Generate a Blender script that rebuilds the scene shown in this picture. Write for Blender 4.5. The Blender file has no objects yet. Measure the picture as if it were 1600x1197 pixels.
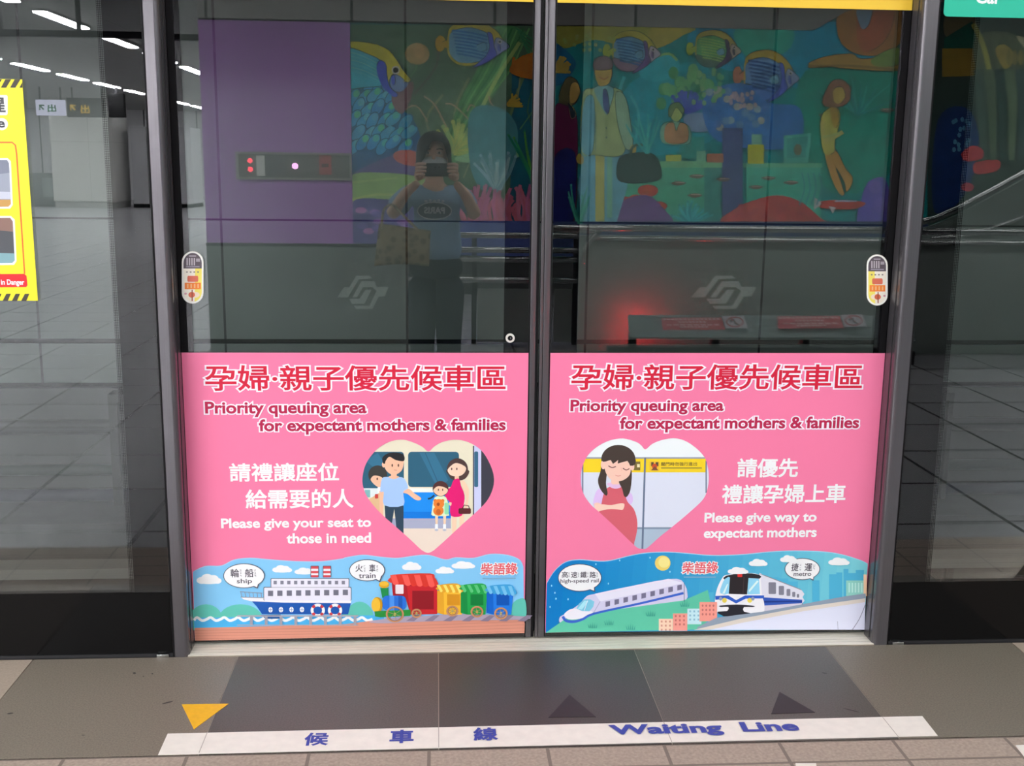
import bpy, bmesh, math, random
from mathutils import Vector, Matrix
from mathutils.geometry import tessellate_polygon

random.seed(7)
S = bpy.context.scene
COL = S.collection
PI = math.pi

# ---------------------------------------------------------------- camera
FPX = 1730.0
CAM = Vector((-0.0588, -3.1510, 1.4565))
YAW, PITCH, ROLL = 0.06816, 0.19420, 0.01221
FW = Vector((math.sin(YAW) * math.cos(PITCH), math.cos(YAW) * math.cos(PITCH), -math.sin(PITCH)))
_r = Vector((math.cos(YAW), -math.sin(YAW), 0))
_u = _r.cross(FW)
RT = math.cos(ROLL) * _r + math.sin(ROLL) * _u
UP = -math.sin(ROLL) * _r + math.cos(ROLL) * _u
cd = bpy.data.cameras.new('camera')
cd.sensor_width = 36.0
cd.lens = FPX * 36.0 / 1600.0
cd.clip_start = 0.02
cam = bpy.data.objects.new('camera', cd)
COL.objects.link(cam)
M = Matrix((RT, UP, -FW)).transposed().to_4x4()
M.translation = CAM
cam.matrix_world = M
S.camera = cam

# ---------------------------------------------------------------- world, exposure
w = bpy.data.worlds.new('station_dark')
S.world = w
w.use_nodes = True
w.node_tree.nodes['Background'].inputs[0].default_value = (0.9, 0.95, 1.0, 1)
w.node_tree.nodes['Background'].inputs[1].default_value = 0.02
S.view_settings.view_transform = 'Standard'
S.view_settings.look = 'None'
S.view_settings.gamma = 1.0
S.view_settings.use_curve_mapping = False
S.view_settings.exposure = 0.0
LIGHT_OVER_EDGE = 11.2
LIGHT_HALL = 150.0
LIGHT_HALL_FAR = 390.0
FILL_TUNNEL = 3.0

# ---------------------------------------------------------------- measures (metres)
D = 0.079                    # front face of the sliding doors; the fixed screens stand at y = 0
XPL, XPR = -0.8436, 1.3390   # outer edges of the two door posts
XL0, XL1, XR0, XR1 = -0.8023, 0.2097, 0.2748, 1.2946
ZB, ZT = 0.0189, 0.9109      # bottom and top of the pink posters
YW = 3.6                     # wall across the track
YM = -9.34                   # wall with the mural, behind the viewer
CEIL = 3.3


# ---------------------------------------------------------------- helpers
def lin(c):
    return c / 12.92 if c <= 0.04045 else ((c + 0.055) / 1.055) ** 2.4


def rgb(h):
    h = h.lstrip('#')
    return tuple(lin(int(h[i:i + 2], 16) / 255) for i in (0, 2, 4))


MATS = {}


def mat(name, color, rough=0.5, metal=0.0, spec=0.5, noise=0.0, nscale=40.0, bump=0.0, coat=0.0, stretch=None):
    if name in MATS:
        return MATS[name]
    m = bpy.data.materials.new(name)
    m.use_nodes = True
    nt = m.node_tree
    b = nt.nodes['Principled BSDF']
    c = rgb(color) if isinstance(color, str) else color
    b.inputs['Base Color'].default_value = (*c, 1)
    b.inputs['Roughness'].default_value = rough
    b.inputs['Metallic'].default_value = metal
    b.inputs['Specular IOR Level'].default_value = spec
    b.inputs['Coat Weight'].default_value = coat
    if noise or bump:
        tc = nt.nodes.new('ShaderNodeTexCoord')
        mp = nt.nodes.new('ShaderNodeMapping')
        mp.inputs['Scale'].default_value = stretch or (1, 1, 1)
        n = nt.nodes.new('ShaderNodeTexNoise')
        n.inputs['Scale'].default_value = nscale
        n.inputs['Detail'].default_value = 5
        nt.links.new(tc.outputs['Object'], mp.inputs[0])
        nt.links.new(mp.outputs[0], n.inputs['Vector'])
        if noise:
            r = nt.nodes.new('ShaderNodeValToRGB')
            r.color_ramp.elements[0].position = 0.3
            r.color_ramp.elements[1].position = 0.7
            r.color_ramp.elements[0].color = (*[x * (1 - noise) for x in c], 1)
            r.color_ramp.elements[1].color = (*[min(1, x * (1 + noise)) for x in c], 1)
            nt.links.new(n.outputs['Fac'], r.inputs[0])
            nt.links.new(r.outputs[0], b.inputs['Base Color'])
        if bump:
            bp = nt.nodes.new('ShaderNodeBump')
            bp.inputs['Strength'].default_value = bump
            bp.inputs['Distance'].default_value = 0.002
            nt.links.new(n.outputs['Fac'], bp.inputs['Height'])
            nt.links.new(bp.outputs[0], b.inputs['Normal'])
    MATS[name] = m
    return m


def emit(name, color, strength):
    if name in MATS:
        return MATS[name]
    m = bpy.data.materials.new(name)
    m.use_nodes = True
    nt = m.node_tree
    nt.nodes.clear()
    o = nt.nodes.new('ShaderNodeOutputMaterial')
    e = nt.nodes.new('ShaderNodeEmission')
    c = rgb(color) if isinstance(color, str) else color
    e.inputs[0].default_value = (*c, 1)
    e.inputs[1].default_value = strength
    nt.links.new(e.outputs[0], o.inputs[0])
    MATS[name] = m
    return m


def grid_mat(name, color, joint, sx, sy, width, axes=(0, 1), off=(0, 0), rough=0.4, noise=0.1, nscale=30, bump=0.0):
    """a tiled surface: joints of the given width on a grid of sx by sy metres along two object axes"""
    m = mat(name, color, rough, noise=noise, nscale=nscale, bump=bump)
    nt = m.node_tree
    b = nt.nodes['Principled BSDF']
    tc = nt.nodes.new('ShaderNodeTexCoord')
    sep = nt.nodes.new('ShaderNodeSeparateXYZ')
    nt.links.new(tc.outputs['Object'], sep.inputs[0])
    outs = []
    for k, (ax, s) in enumerate(zip(axes, (sx, sy))):
        a = nt.nodes.new('ShaderNodeMath'); a.operation = 'SUBTRACT'
        nt.links.new(sep.outputs[ax], a.inputs[0]); a.inputs[1].default_value = off[k] - 50 * s
        q = nt.nodes.new('ShaderNodeMath'); q.operation = 'DIVIDE'
        nt.links.new(a.outputs[0], q.inputs[0]); q.inputs[1].default_value = s
        f = nt.nodes.new('ShaderNodeMath'); f.operation = 'FRACT'
        nt.links.new(q.outputs[0], f.inputs[0])
        l = nt.nodes.new('ShaderNodeMath'); l.operation = 'LESS_THAN'
        nt.links.new(f.outputs[0], l.inputs[0]); l.inputs[1].default_value = width / s
        outs.append(l)
    mx = nt.nodes.new('ShaderNodeMath'); mx.operation = 'MAXIMUM'
    nt.links.new(outs[0].outputs[0], mx.inputs[0]); nt.links.new(outs[1].outputs[0], mx.inputs[1])
    mix = nt.nodes.new('ShaderNodeMix'); mix.data_type = 'RGBA'
    nt.links.new(mx.outputs[0], mix.inputs['Factor'])
    src = b.inputs['Base Color'].links
    if src:
        nt.links.new(src[0].from_socket, mix.inputs['A'])
    else:
        mix.inputs['A'].default_value = b.inputs['Base Color'].default_value
    mix.inputs['B'].default_value = (*rgb(joint), 1)
    nt.links.new(mix.outputs['Result'], b.inputs['Base Color'])
    return m


def glass_mat():
    m = bpy.data.materials.new('clear_glass')
    m.use_nodes = True
    nt = m.node_tree
    nt.nodes.clear()
    o = nt.nodes.new('ShaderNodeOutputMaterial')
    mx = nt.nodes.new('ShaderNodeMixShader')
    fr = nt.nodes.new('ShaderNodeFresnel'); fr.inputs['IOR'].default_value = 1.76
    fr.inputs['IOR'].default_value = 1.76
    t = nt.nodes.new('ShaderNodeBsdfTransparent'); t.inputs[0].default_value = (0.93, 0.96, 0.95, 1)
    g = nt.nodes.new('ShaderNodeBsdfGlossy'); g.inputs['Roughness'].default_value = 0.0
    g.inputs[0].default_value = (1, 1, 1, 1)
    nt.links.new(fr.outputs[0], mx.inputs[0])
    nt.links.new(t.outputs[0], mx.inputs[1])
    nt.links.new(g.outputs[0], mx.inputs[2])
    nt.links.new(mx.outputs[0], o.inputs[0])
    return m


GLASS = glass_mat()


def link(o, parent=None):
    COL.objects.link(o)
    if parent is not None:
        o.parent = parent
        o.matrix_parent_inverse = Matrix.Translation(-Vector(parent.location))
    return o


def tag(o, label=None, cat=None, group=None, kind=None):
    if label: o['label'] = label
    if cat: o['category'] = cat
    if group: o['group'] = group
    if kind: o['kind'] = kind
    return o


def thing(name, label, cat, loc=(0, 0, 0), group=None, kind=None):
    o = bpy.data.objects.new(name, None)
    o.location = loc
    COL.objects.link(o)
    return tag(o, label, cat, group, kind)


class MB:
    """collects shapes into one mesh object"""

    def __init__(self):
        self.v, self.f, self.mi, self.mats, self.sm = [], [], [], [], []

    def slot(self, m):
        if m not in self.mats: self.mats.append(m)
        return self.mats.index(m)

    def add(self, vs, fs, m, smooth=False):
        n = len(self.v)
        k = self.slot(m)
        self.v += [tuple(x) for x in vs]
        for f in fs:
            self.f.append([n + i for i in f]); self.mi.append(k); self.sm.append(smooth)

    def box(self, a, b, m, bev=0.0):
        x0, y0, z0 = (min(p, q) for p, q in zip(a, b)); x1, y1, z1 = (max(p, q) for p, q in zip(a, b))
        if bev <= 0:
            vs = [(x, y, z) for x in (x0, x1) for y in (y0, y1) for z in (z0, z1)]
            self.add(vs, [(0, 1, 3, 2), (4, 6, 7, 5), (0, 4, 5, 1), (2, 3, 7, 6), (0, 2, 6, 4), (1, 5, 7, 3)], m)
            return
        bm = bmesh.new()
        bmesh.ops.create_cube(bm, size=1)
        for v in bm.verts:
            v.co = Vector(((x0 + x1) / 2 + v.co.x * (x1 - x0), (y0 + y1) / 2 + v.co.y * (y1 - y0), (z0 + z1) / 2 + v.co.z * (z1 - z0)))
        bmesh.ops.bevel(bm, geom=bm.edges[:], offset=bev, segments=3, affect='EDGES', profile=0.5)
        self.bm(bm, m, True)

    def bm(self, bm, m, smooth=False):
        bm.verts.index_update()
        self.add([v.co[:] for v in bm.verts], [[v.index for v in f.verts] for f in bm.faces], m, smooth)
        bm.free()

    def prism(self, pts, axis, a, b, m):
        """pts: outline in the other two axes (in x, y, z order); extruded along axis from a to b"""
        def P(p, t):
            p = list(p); p.insert(axis, t); return p
        n = len(pts)
        vs = [P(p, a) for p in pts] + [P(p, b) for p in pts]
        tri = tessellate_polygon([[Vector((*p, 0)) for p in pts]])
        fs = [tuple(t) for t in tri] + [tuple(n + i for i in reversed(t)) for t in tri]
        fs += [(i, (i + 1) % n, n + (i + 1) % n, n + i) for i in range(n)]
        self.add(vs, fs, m)

    def tube(self, pts, r, m, n=10, caps=True):
        pts = [Vector(p) for p in pts]
        rs = r if isinstance(r, (list, tuple)) else [r] * len(pts)
        vs, fs = [], []
        for i, p in enumerate(pts):
            t = (pts[min(i + 1, len(pts) - 1)] - pts[max(i - 1, 0)]).normalized()
            a = t.cross(Vector((0, 0, 1)))
            if a.length < 1e-3: a = t.cross(Vector((1, 0, 0)))
            a.normalize(); b = t.cross(a)
            for k in range(n):
                an = 2 * PI * k / n
                vs.append(p + rs[i] * (math.cos(an) * a + math.sin(an) * b))
        for i in range(len(pts) - 1):
            for k in range(n):
                fs.append((i * n + k, i * n + (k + 1) % n, (i + 1) * n + (k + 1) % n, (i + 1) * n + k))
        if caps:
            fs.append(tuple(range(n - 1, -1, -1))); fs.append(tuple(range((len(pts) - 1) * n, len(pts) * n)))
        self.add(vs, fs, m, True)

    def disc(self, c, axis, r, h, m, n=28):
        """a short cylinder centred on c along axis 0, 1 or 2"""
        pts = [(r * math.cos(2 * PI * k / n), r * math.sin(2 * PI * k / n)) for k in range(n)]
        o = [c[i] for i in range(3) if i != axis]
        self.prism([(o[0] + p[0], o[1] + p[1]) for p in pts], axis, c[axis] - h / 2, c[axis] + h / 2, m)

    def ball(self, c, r, m, seg=24, rings=14, fn=None):
        bm = bmesh.new()
        bmesh.ops.create_uvsphere(bm, u_segments=seg, v_segments=rings, radius=1)
        for v in bm.verts:
            p = Vector(v.co)
            if fn: p = fn(p)
            v.co = Vector((c[0] + p.x * r[0], c[1] + p.y * r[1], c[2] + p.z * r[2]))
        self.bm(bm, m, True)

    def build(self, name, parent=None, bevel=0):
        me = bpy.data.meshes.new(name)
        me.from_pydata(self.v, [], self.f)
        for m in self.mats: me.materials.append(m)
        for p, k, s in zip(me.polygons, self.mi, self.sm):
            p.material_index = k; p.use_smooth = s
        bm = bmesh.new(); bm.from_mesh(me)
        bmesh.ops.recalc_face_normals(bm, faces=bm.faces[:])
        bm.to_mesh(me); bm.free()
        me.update()
        return link(bpy.data.objects.new(name, me), parent)


def one(name, fn, parent=None):
    b = MB(); fn(b); return b.build(name, parent)


# ---------------------------------------------------------------- planes and printed art
class Plane:
    """n . p = c, seen from the side n points to; a sight line of the photograph meets it in one point.
    seen_in_glass: the plane stands behind the viewer and is seen reflected in the doors (y = D)."""

    def __init__(self, n, c, seen_in_glass=False):
        self.n, self.c, self.m = Vector(n), c, seen_in_glass

    def pt(self, px, py, lift=0.0):
        d = FW + (px - 800) / FPX * RT - (py - 598.5) / FPX * UP
        if self.m:
            # mirror the ray in the glass
            o = Vector((CAM.x, 2 * D - CAM.y, CAM.z)); d = Vector((d.x, -d.y, d.z))
        else:
            o = CAM
        t = (self.c - self.n.dot(o)) / self.n.dot(d)
        return o + d * t + self.n * lift


PP = 0.92        # light on the posters: printed colour = seen colour / PP


def print_colour(h, k=PP, veil=0.0):
    return tuple(min(0.93, max(0.004, (c - veil) / k)) for c in rgb(h))


def mural_colour(h):
    c = [max(0.0, x - 0.014) / 0.19 for x in rgb(h)]
    q = min(1.0, 0.85 / max(c + [0.01]))
    return tuple(max(0.008, x * q) for x in c)


class Art:
    """flat printed shapes stacked in thin layers on a plane"""

    def __init__(self, plane, base=0.0, eps=0.00012, conv=print_colour, rough=0.35, pre='ink', T=None, clip=None):
        if not plane.m and plane.n.y < -0.5: base, eps = base * 0.2, eps * 0.25      # vinyl on glass: micron layers
        self.p, self.z, self.eps, self.conv, self.rough, self.pre = plane, base, eps, conv, rough, pre
        self.mb = MB(); self.T = T or (lambda u, v: (u, v)); self.clip = clip

    def m(self, h):
        if not isinstance(h, str): return h
        return mat(self.pre + '_' + h.lstrip('#'), self.conv(h), self.rough, spec=0.3, noise=0.16 if self.pre == 'paint' else 0.0, nscale=6)

    def up(self):
        self.z += self.eps

    def poly(self, pts, col, holes=(), raw=False):
        T = self.T
        P = [T(*p) for p in pts]
        if self.clip:
            for C in self.clip:
                q = clip_poly(P, C)
                if len(q) > 2: self.fill(q, col)
            self.up(); return
        if len(P) < 3: return
        self.fill(P, col, holes); self.up()

    def fill(self, P, col, holes=()):
        T = self.T
        H = [[T(*p) for p in h] for h in holes]
        loops = [[Vector((a, -b, 0)) for a, b in L] for L in [P] + H]
        tri = tessellate_polygon(loops)
        flat = [p for L in [P] + H for p in L]
        vs = [self.p.pt(a, b, self.z) for a, b in flat]
        fs = []
        for t in tri:
            a, b, c = (vs[i] for i in t)
            nn = (b - a).cross(c - a)
            if nn.length < 1e-12: continue
            fs.append(t if nn.dot(self.p.n) > 0 else t[::-1])
        self.mb.add(vs, fs, self.m(col))

    def rect(self, x0, y0, x1, y1, col, r=0):
        self.poly(rr(x0, y0, x1, y1, r), col)

    def ell(self, cx, cy, rx, ry, col, rot=0, n=28, a0=0, a1=360):
        self.poly(el(cx, cy, rx, ry, rot, n, a0, a1), col)

    def ring(self, cx, cy, rx, ry, w_, col, rot=0, n=28):
        self.poly(el(cx, cy, rx, ry, rot, n), col, [el(cx, cy, rx - w_, ry - w_, rot, n)])

    edge = None

    def spl(self, pts, col, k=5):
        q = smooth(pts, k)
        self.poly(q, col)
        if self.edge: self.poly(ribbon(q + q[:2], self.edge[0]), self.edge[1])

    def line(self, pts, wd, col, sm=0):
        if sm: pts = smooth(pts, sm, closed=False)
        self.poly(ribbon(pts, wd), col)

    def build(self, name, parent=None):
        o = self.mb
        me = bpy.data.meshes.new(name)
        me.from_pydata(o.v, [], o.f)
        for m in o.mats: me.materials.append(m)
        for p, k in zip(me.polygons, o.mi): p.material_index = k
        me.update()
        return link(bpy.data.objects.new(name, me), parent)


def rr(x0, y0, x1, y1, r=0, n=5):
    if r <= 0: return [(x0, y0), (x1, y0), (x1, y1), (x0, y1)]
    out = []
    for cx, cy, a in ((x1 - r, y0 + r, -90), (x1 - r, y1 - r, 0), (x0 + r, y1 - r, 90), (x0 + r, y0 + r, 180)):
        for i in range(n + 1):
            t = math.radians(a + 90 * i / n); out.append((cx + r * math.cos(t), cy + r * math.sin(t)))
    return out


def el(cx, cy, rx, ry, rot=0, n=28, a0=0, a1=360):
    c, s = math.cos(math.radians(rot)), math.sin(math.radians(rot))
    out = []
    full = abs(a1 - a0) >= 360
    for i in range(n if full else n + 1):
        t = math.radians(a0 + (a1 - a0) * i / n)
        x, y = rx * math.cos(t), ry * math.sin(t)
        out.append((cx + x * c - y * s, cy + x * s + y * c))
    return out


def smooth(pts, k=5, closed=True):
    n = len(pts); out = []
    for i in range(n if closed else n - 1):
        g = (lambda j: pts[j % n]) if closed else (lambda j: pts[max(0, min(n - 1, j))])
        p0, p1, p2, p3 = g(i - 1), g(i), g(i + 1), g(i + 2)
        for j in range(k):
            t = j / k
            out.append(tuple(0.5 * (2 * b + (c - a) * t + (2 * a - 5 * b + 4 * c - d) * t * t + (3 * b - a - 3 * c + d) * t ** 3)
                             for a, b, c, d in zip(p0, p1, p2, p3)))
    if not closed: out.append(pts[-1])
    return out


def ribbon(pts, wd):
    L, R = [], []
    n = len(pts)
    for i, p in enumerate(pts):
        a = pts[max(0, i - 1)]; b = pts[min(n - 1, i + 1)]
        dx, dy = b[0] - a[0], b[1] - a[1]
        l = math.hypot(dx, dy) or 1
        if isinstance(wd, (list, tuple)):
            t = i / (n - 1) * (len(wd) - 1); k = min(int(t), len(wd) - 2); q = wd[k] + (wd[k + 1] - wd[k]) * (t - k)
        else:
            q = wd
        L.append((p[0] - dy / l * q / 2, p[1] + dx / l * q / 2)); R.append((p[0] + dy / l * q / 2, p[1] - dx / l * q / 2))
    return L + R[::-1]


def clip_poly(P, C):
    """Sutherland-Hodgman against a convex outline C"""
    area = sum(C[i][0] * C[(i + 1) % len(C)][1] - C[(i + 1) % len(C)][0] * C[i][1] for i in range(len(C)))
    sg = 1 if area > 0 else -1
    out = P
    for i in range(len(C)):
        a, b = C[i], C[(i + 1) % len(C)]
        def side(p): return sg * ((b[0] - a[0]) * (p[1] - a[1]) - (b[1] - a[1]) * (p[0] - a[0]))
        inp, out = out, []
        for j, p in enumerate(inp):
            q = inp[j - 1]
            sp, sq = side(p), side(q)
            if (sp >= 0) != (sq >= 0):
                t = sq / (sq - sp); out.append((q[0] + (p[0] - q[0]) * t, q[1] + (p[1] - q[1]) * t))
            if sp >= 0: out.append(p)
        if not out: return []
    return out


_TXT = {}


def glyphs(s, bold):
    """outline of a line of writing as vertices in ink-box units (0..1) and faces"""
    key = (s, round(bold, 4))
    if key in _TXT: return _TXT[key]
    cu = bpy.data.curves.new('lettering_source', 'FONT')
    cu.body = s
    cu.size = 1.0
    cu.resolution_u = 4
    cu.bevel_depth = bold
    cu.bevel_resolution = 1
    o = bpy.data.objects.new('lettering_source', cu)
    COL.objects.link(o)
    bpy.context.view_layer.update()
    dg = bpy.context.evaluated_depsgraph_get()
    me = bpy.data.meshes.new_from_object(o.evaluated_get(dg))
    zm = max(v.co.z for v in me.vertices) or 1.0
    vs = [(v.co.x, v.co.y, v.co.z / zm) for v in me.vertices]
    fs = [tuple(p.vertices) for p in me.polygons if sum(vs[i][2] for i in p.vertices) > 0.01 * len(p.vertices)]
    bpy.data.objects.remove(o); bpy.data.curves.remove(cu); bpy.data.meshes.remove(me)
    _TXT[key] = (vs, fs)
    return _TXT[key]


def write(art, s, x0, ytop, x1, ybot, col, bold=0.012, outline=None, ow=0.05, flip=False, floor=False):
    """letters filling the photo box (x0, ytop)-(x1, ybot), measured at its left end"""
    vs, _ = glyphs(s, bold)
    u0, u1 = min(v[0] for v in vs), max(v[0] for v in vs); v0, v1 = min(v[1] for v in vs), max(v[1] for v in vs)
    p00 = art.p.pt(*art.T(x0, ybot)); p10 = art.p.pt(*art.T(x1, ybot)); p01 = art.p.pt(*art.T(x0, ytop))
    if floor:
        ex = Vector((p10.x - p00.x, 0, 0)); ey = Vector((0, p01.y - p00.y, 0))
    else:
        ex = Vector((p10.x - p00.x, 0, 0)); ey = Vector((0, 0, p01.z - p00.z))
    for b, c in ([(bold + ow, outline)] if outline else []) + [(bold, col)]:
        vs, fs = glyphs(s, b)
        V = [p00 + ex * ((v[0] - u0) / (u1 - u0)) + ey * ((v[1] - v0) / (v1 - v0)) + art.p.n * (art.z + 0.8 * art.eps * v[2]) for v in vs]
        art.mb.add(V, fs, art.m(c))
        art.up(); art.up()


# ---------------------------------------------------------------- shared materials
STEEL = mat('brushed_steel', '#8d8b8c', 0.34, metal=0.85, noise=0.08, nscale=8, stretch=(60, 60, 1))
STEEL_L = mat('polished_steel', '#b9bab8', 0.2, metal=1.0)
POSTM = mat('post_grey_metal', '#625f62', 0.26, metal=0.55, noise=0.05, nscale=6, stretch=(50, 50, 0.6))
RUBBER = mat('black_rubber', '#0b0a0c', 0.6, spec=0.2)
FRIT = mat('black_ceramic_border', '#08080a', 0.9, spec=0.0)
DARK = mat('dark_metal', '#2a2a2c', 0.5, metal=0.3)
BLACKM = mat('matt_black', '#0c0c0d', 0.8, spec=0.2)
SILLM = mat('worn_aluminium_sill', '#e6e0d0', 0.45, metal=0.1, noise=0.14, nscale=9, stretch=(1.2, 40, 40), bump=0.15)
WHITEP = mat('white_panel', '#cfcfcd', 0.35)
CONC = mat('concrete', '#4f4f4d', 0.9, noise=0.15, nscale=6)

# ---------------------------------------------------------------- setting: floor, ceiling, walls
XT = -0.6574
YS = -0.5667
fl = MB()
tones = ['#81776a', '#5a554e', '#474440', '#59554e', '#787063']
for i in range(5):
    x0 = XT + 0.6 * (i - 1)
    fl.box((x0 + 0.0012, YS, -0.05), (x0 + 0.5988, 0.0, 0.0),
           mat('granite_tile_' + tones[i][1:], tones[i], 0.42, noise=0.22, nscale=220, bump=0.05))
fl.box((XT - 0.6, YS, -0.06), (XT + 2.4, 0.0, -0.0012), mat('tile_grout', '#a49c90', 0.9))
EDGE = mat('pale_edge_tile', '#b0a08f', 0.5, noise=0.1, nscale=150)
fl.box((-6, YS, -0.05), (XT - 0.602, 0, 0), EDGE)
fl.box((XT + 2.402, YS, -0.05), (6, 0, 0), EDGE)
TACT = grid_mat('rough_beige_tile', '#a8988a', '#7d7168', 0.301, 0.1, 0.009, off=(XT + 0.27, YS - 0.107), rough=0.75, noise=0.16, nscale=120, bump=0.8)
fl.box((-6, -0.968, -0.05), (6, YS - 0.002, -0.0015), TACT)
fl.box((-6, YS - 0.012, -0.05), (6, YS, -0.003), mat('tile_grout2', '#7d7168', 0.9))
HALL = grid_mat('hall_floor_tile', '#a5a5a8', '#161616', 0.6, 0.6, 0.02, off=(XT, YS), rough=0.22, noise=0.06, nscale=60)
fl.box((-20, -40, -0.05), (14, -0.968, -0.001), HALL)
tag(fl.build('floor'), kind='structure')

CEILM = grid_mat('grey_ceiling_panel', '#8f8f8c', '#4a4a4a', 1.2, 0.3, 0.01, off=(0.3, 0.1), rough=0.7, noise=0.03)
tag(one('ceiling', lambda b: b.box((-20, -40, CEIL), (14, 0.3, CEIL + 0.1), CEILM)), kind='structure')

# wall across the track
TW = grid_mat('track_wall_panel', '#69716c', '#070707', 1.1, 30, 0.014, axes=(0, 2), off=(-1.353, -20), rough=0.35, noise=0.04, nscale=3)
tw = MB()
tw.box((-8, YW, 1.125), (8, YW + 0.1, 3.6), TW)
tw.box((-8, YW, 0.40), (8, YW + 0.1, 1.113), TW)
tw.box((-8, YW + 0.02, -1.4), (8, YW + 0.12, 3.6), BLACKM)
tw.box((-8, YW, 0.13), (8, YW + 0.1, 0.37), TW)
tw.box((-8, YW - 0.02, -1.3), (8, YW + 0.1, 0.10), mat('lower_track_wall', '#4b4d4c', 0.8, noise=0.12, nscale=3))
tag(tw.build('wall_track'), kind='structure')
tb = MB()
tb.box((-8, 0.45, -1.35), (8, YW + 0.1, -1.25), mat('trackbed_concrete', '#565550', 0.85, noise=0.15, nscale=4))
tb.box((-8, 0.30, -1.35), (8, 0.45, -0.06), CONC)
tb.box((-8, 3.1, -1.25), (8, YW, -0.60), CONC)
tag(tb.build('floor_track'), kind='structure')
tag(one('ceiling_track', lambda b: b.box((-8, 0.25, 3.6), (8, YW + 0.12, 3.7), CONC)), kind='structure')
for i, x in enumerate((-8.1, 8.0)):
    tag(one('wall_track_' + ('left', 'right')[i], lambda b: b.box((x, 0.25, -1.35), (x + 0.1, YW + 0.12, 3.7), BLACKM)), kind='structure')

# hall walls (seen only in the glass)
tag(one('wall_left', lambda b: b.box((-20.1, -40, 0), (-20, 0.25, CEIL), WHITEP)), kind='structure')
tag(one('wall_right', lambda b: b.box((14, -40, 0), (14.1, 0.25, CEIL), WHITEP)), kind='structure')
FARP = grid_mat('far_wall_panel', '#d2d2d4', '#3a3a3c', 1.9, 30, 0.05, axes=(0, 2), off=(0.4, -20), rough=0.4, noise=0.02)
tag(one('wall_far', lambda b: b.box((-20, -40.1, 0), (14, -40, CEIL), FARP)), kind='structure')

WM = Plane((0, 1, 0), YM, True)          # the mural wall
xp0 = WM.pt(310, 37).x; xp1 = WM.pt(547.5, 60).x
zt_ = WM.pt(550, 36).z
tag(one('wall_mural', lambda b: b.box((xp0, YM - 0.25, 0), (14, YM, CEIL), mat('mural_wall_backing', '#4a4c4a', 0.6))), kind='structure')
PURP = mat('purple_wall_panel', mural_colour('#5e4468'), 0.35, noise=0.03, nscale=3)
tag(one('wall_purple', lambda b: b.box((xp0, YM, 0.0), (xp1 - 0.004, YM + 0.04, zt_), PURP)), kind='structure')
# dark bulkhead above the mural, stepping up to the right
BULK = grid_mat('grey_bulkhead_panel', '#b4b0ac', '#151515', 1.55, 30, 0.03, axes=(0, 2), off=(-1.0, -20), rough=0.6, noise=0.03)
xb = WM.pt(1270, 43).x; xb2 = WM.pt(1345, 5).x
bk = MB()
bk.prism([(xp0, zt_ + 0.02), (xb, zt_ + 0.02), (xb2, zt_ + 0.33), (14, zt_ + 0.33), (14, CEIL + 0.4), (xp0, CEIL + 0.4)], 1, YM - 0.02, YM + 0.06, BULK)
tag(bk.build('trim_bulkhead'), kind='structure')

# header beam over the screen doors
tag(one('trim_header', lambda b: b.box((-6, -0.02, 2.2), (6, 0.22, CEIL), mat('header_panel', '#9a9a9a', 0.4, metal=0.2))), kind='structure')


# ---------------------------------------------------------------- lamps
def ceiling_light(x, y, L, along, label, group, strength, name='ceiling_light', z=CEIL, wd=0.16):
    t = thing(name, label, 'light', (x, y, z), group)
    hx, hy = (L / 2, wd / 2) if along == 0 else (wd / 2, L / 2)
    one('housing', lambda b: b.box((x - hx - 0.02, y - hy - 0.02, z - 0.03), (x + hx + 0.02, y + hy + 0.02, z + 0.0), mat('lamp_housing', '#b5b5b5', 0.4)), t)
    one('diffuser', lambda b: b.box((x - hx, y - hy, z - 0.05), (x + hx, y + hy, z - 0.028), emit('lamp_%g' % strength, (0.96, 0.97, 1.0), strength)), t)
    return t


for k, x in enumerate((-3.6, -1.2, 1.2, 3.6)):
    ceiling_light(x, -1.55, 2.2, 0, 'long fluorescent light in the row above the platform edge', 'fluorescent lights above the platform edge', LIGHT_OVER_EDGE, wd=0.3)
for j, (x, n0, n1) in enumerate(((-5.0, 0, 13), (-8.16, 0, 13), (-14.9, 2, 13))):
    words_ = ('thickest row', 'middle row', 'faintest row')[j]
    for k in range(n0, n1):
        ceiling_light(x, -4.6 - 2.62 * k, 1.75, 1, 'ceiling strip light in the %s, mirrored in the left screen' % words_,
                      'fluorescent strips of the %s' % words_, LIGHT_HALL if k < 5 else LIGHT_HALL_FAR)
for k in range(5):
    ceiling_light(-0.6 + 2.0 * k, -6.9, 1.9, 0, 'fluorescent light in the row lighting the painted wall', 'fluorescent lights before the painted wall', 25, wd=0.3)
for k in range(3):  # added unseen fill row, brightens the right balustrade and the low barrier
    ceiling_light(0.9 + 2.5 * k, -3.9, 1.9, 0, 'added unseen fill light in the row above the stair balustrade', 'added fill lights above the stair balustrade', 22, wd=0.3)
for k in range(4):  # added fill lamps hidden behind the header, brighten the track wall
    ceiling_light(-4.2 + 2.8 * k, 1.9, 2.2, 0, 'added unseen fill light above the track behind the glass', 'added fill lights above the track', FILL_TUNNEL, 'tunnel_fill_light', 3.6)


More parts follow.
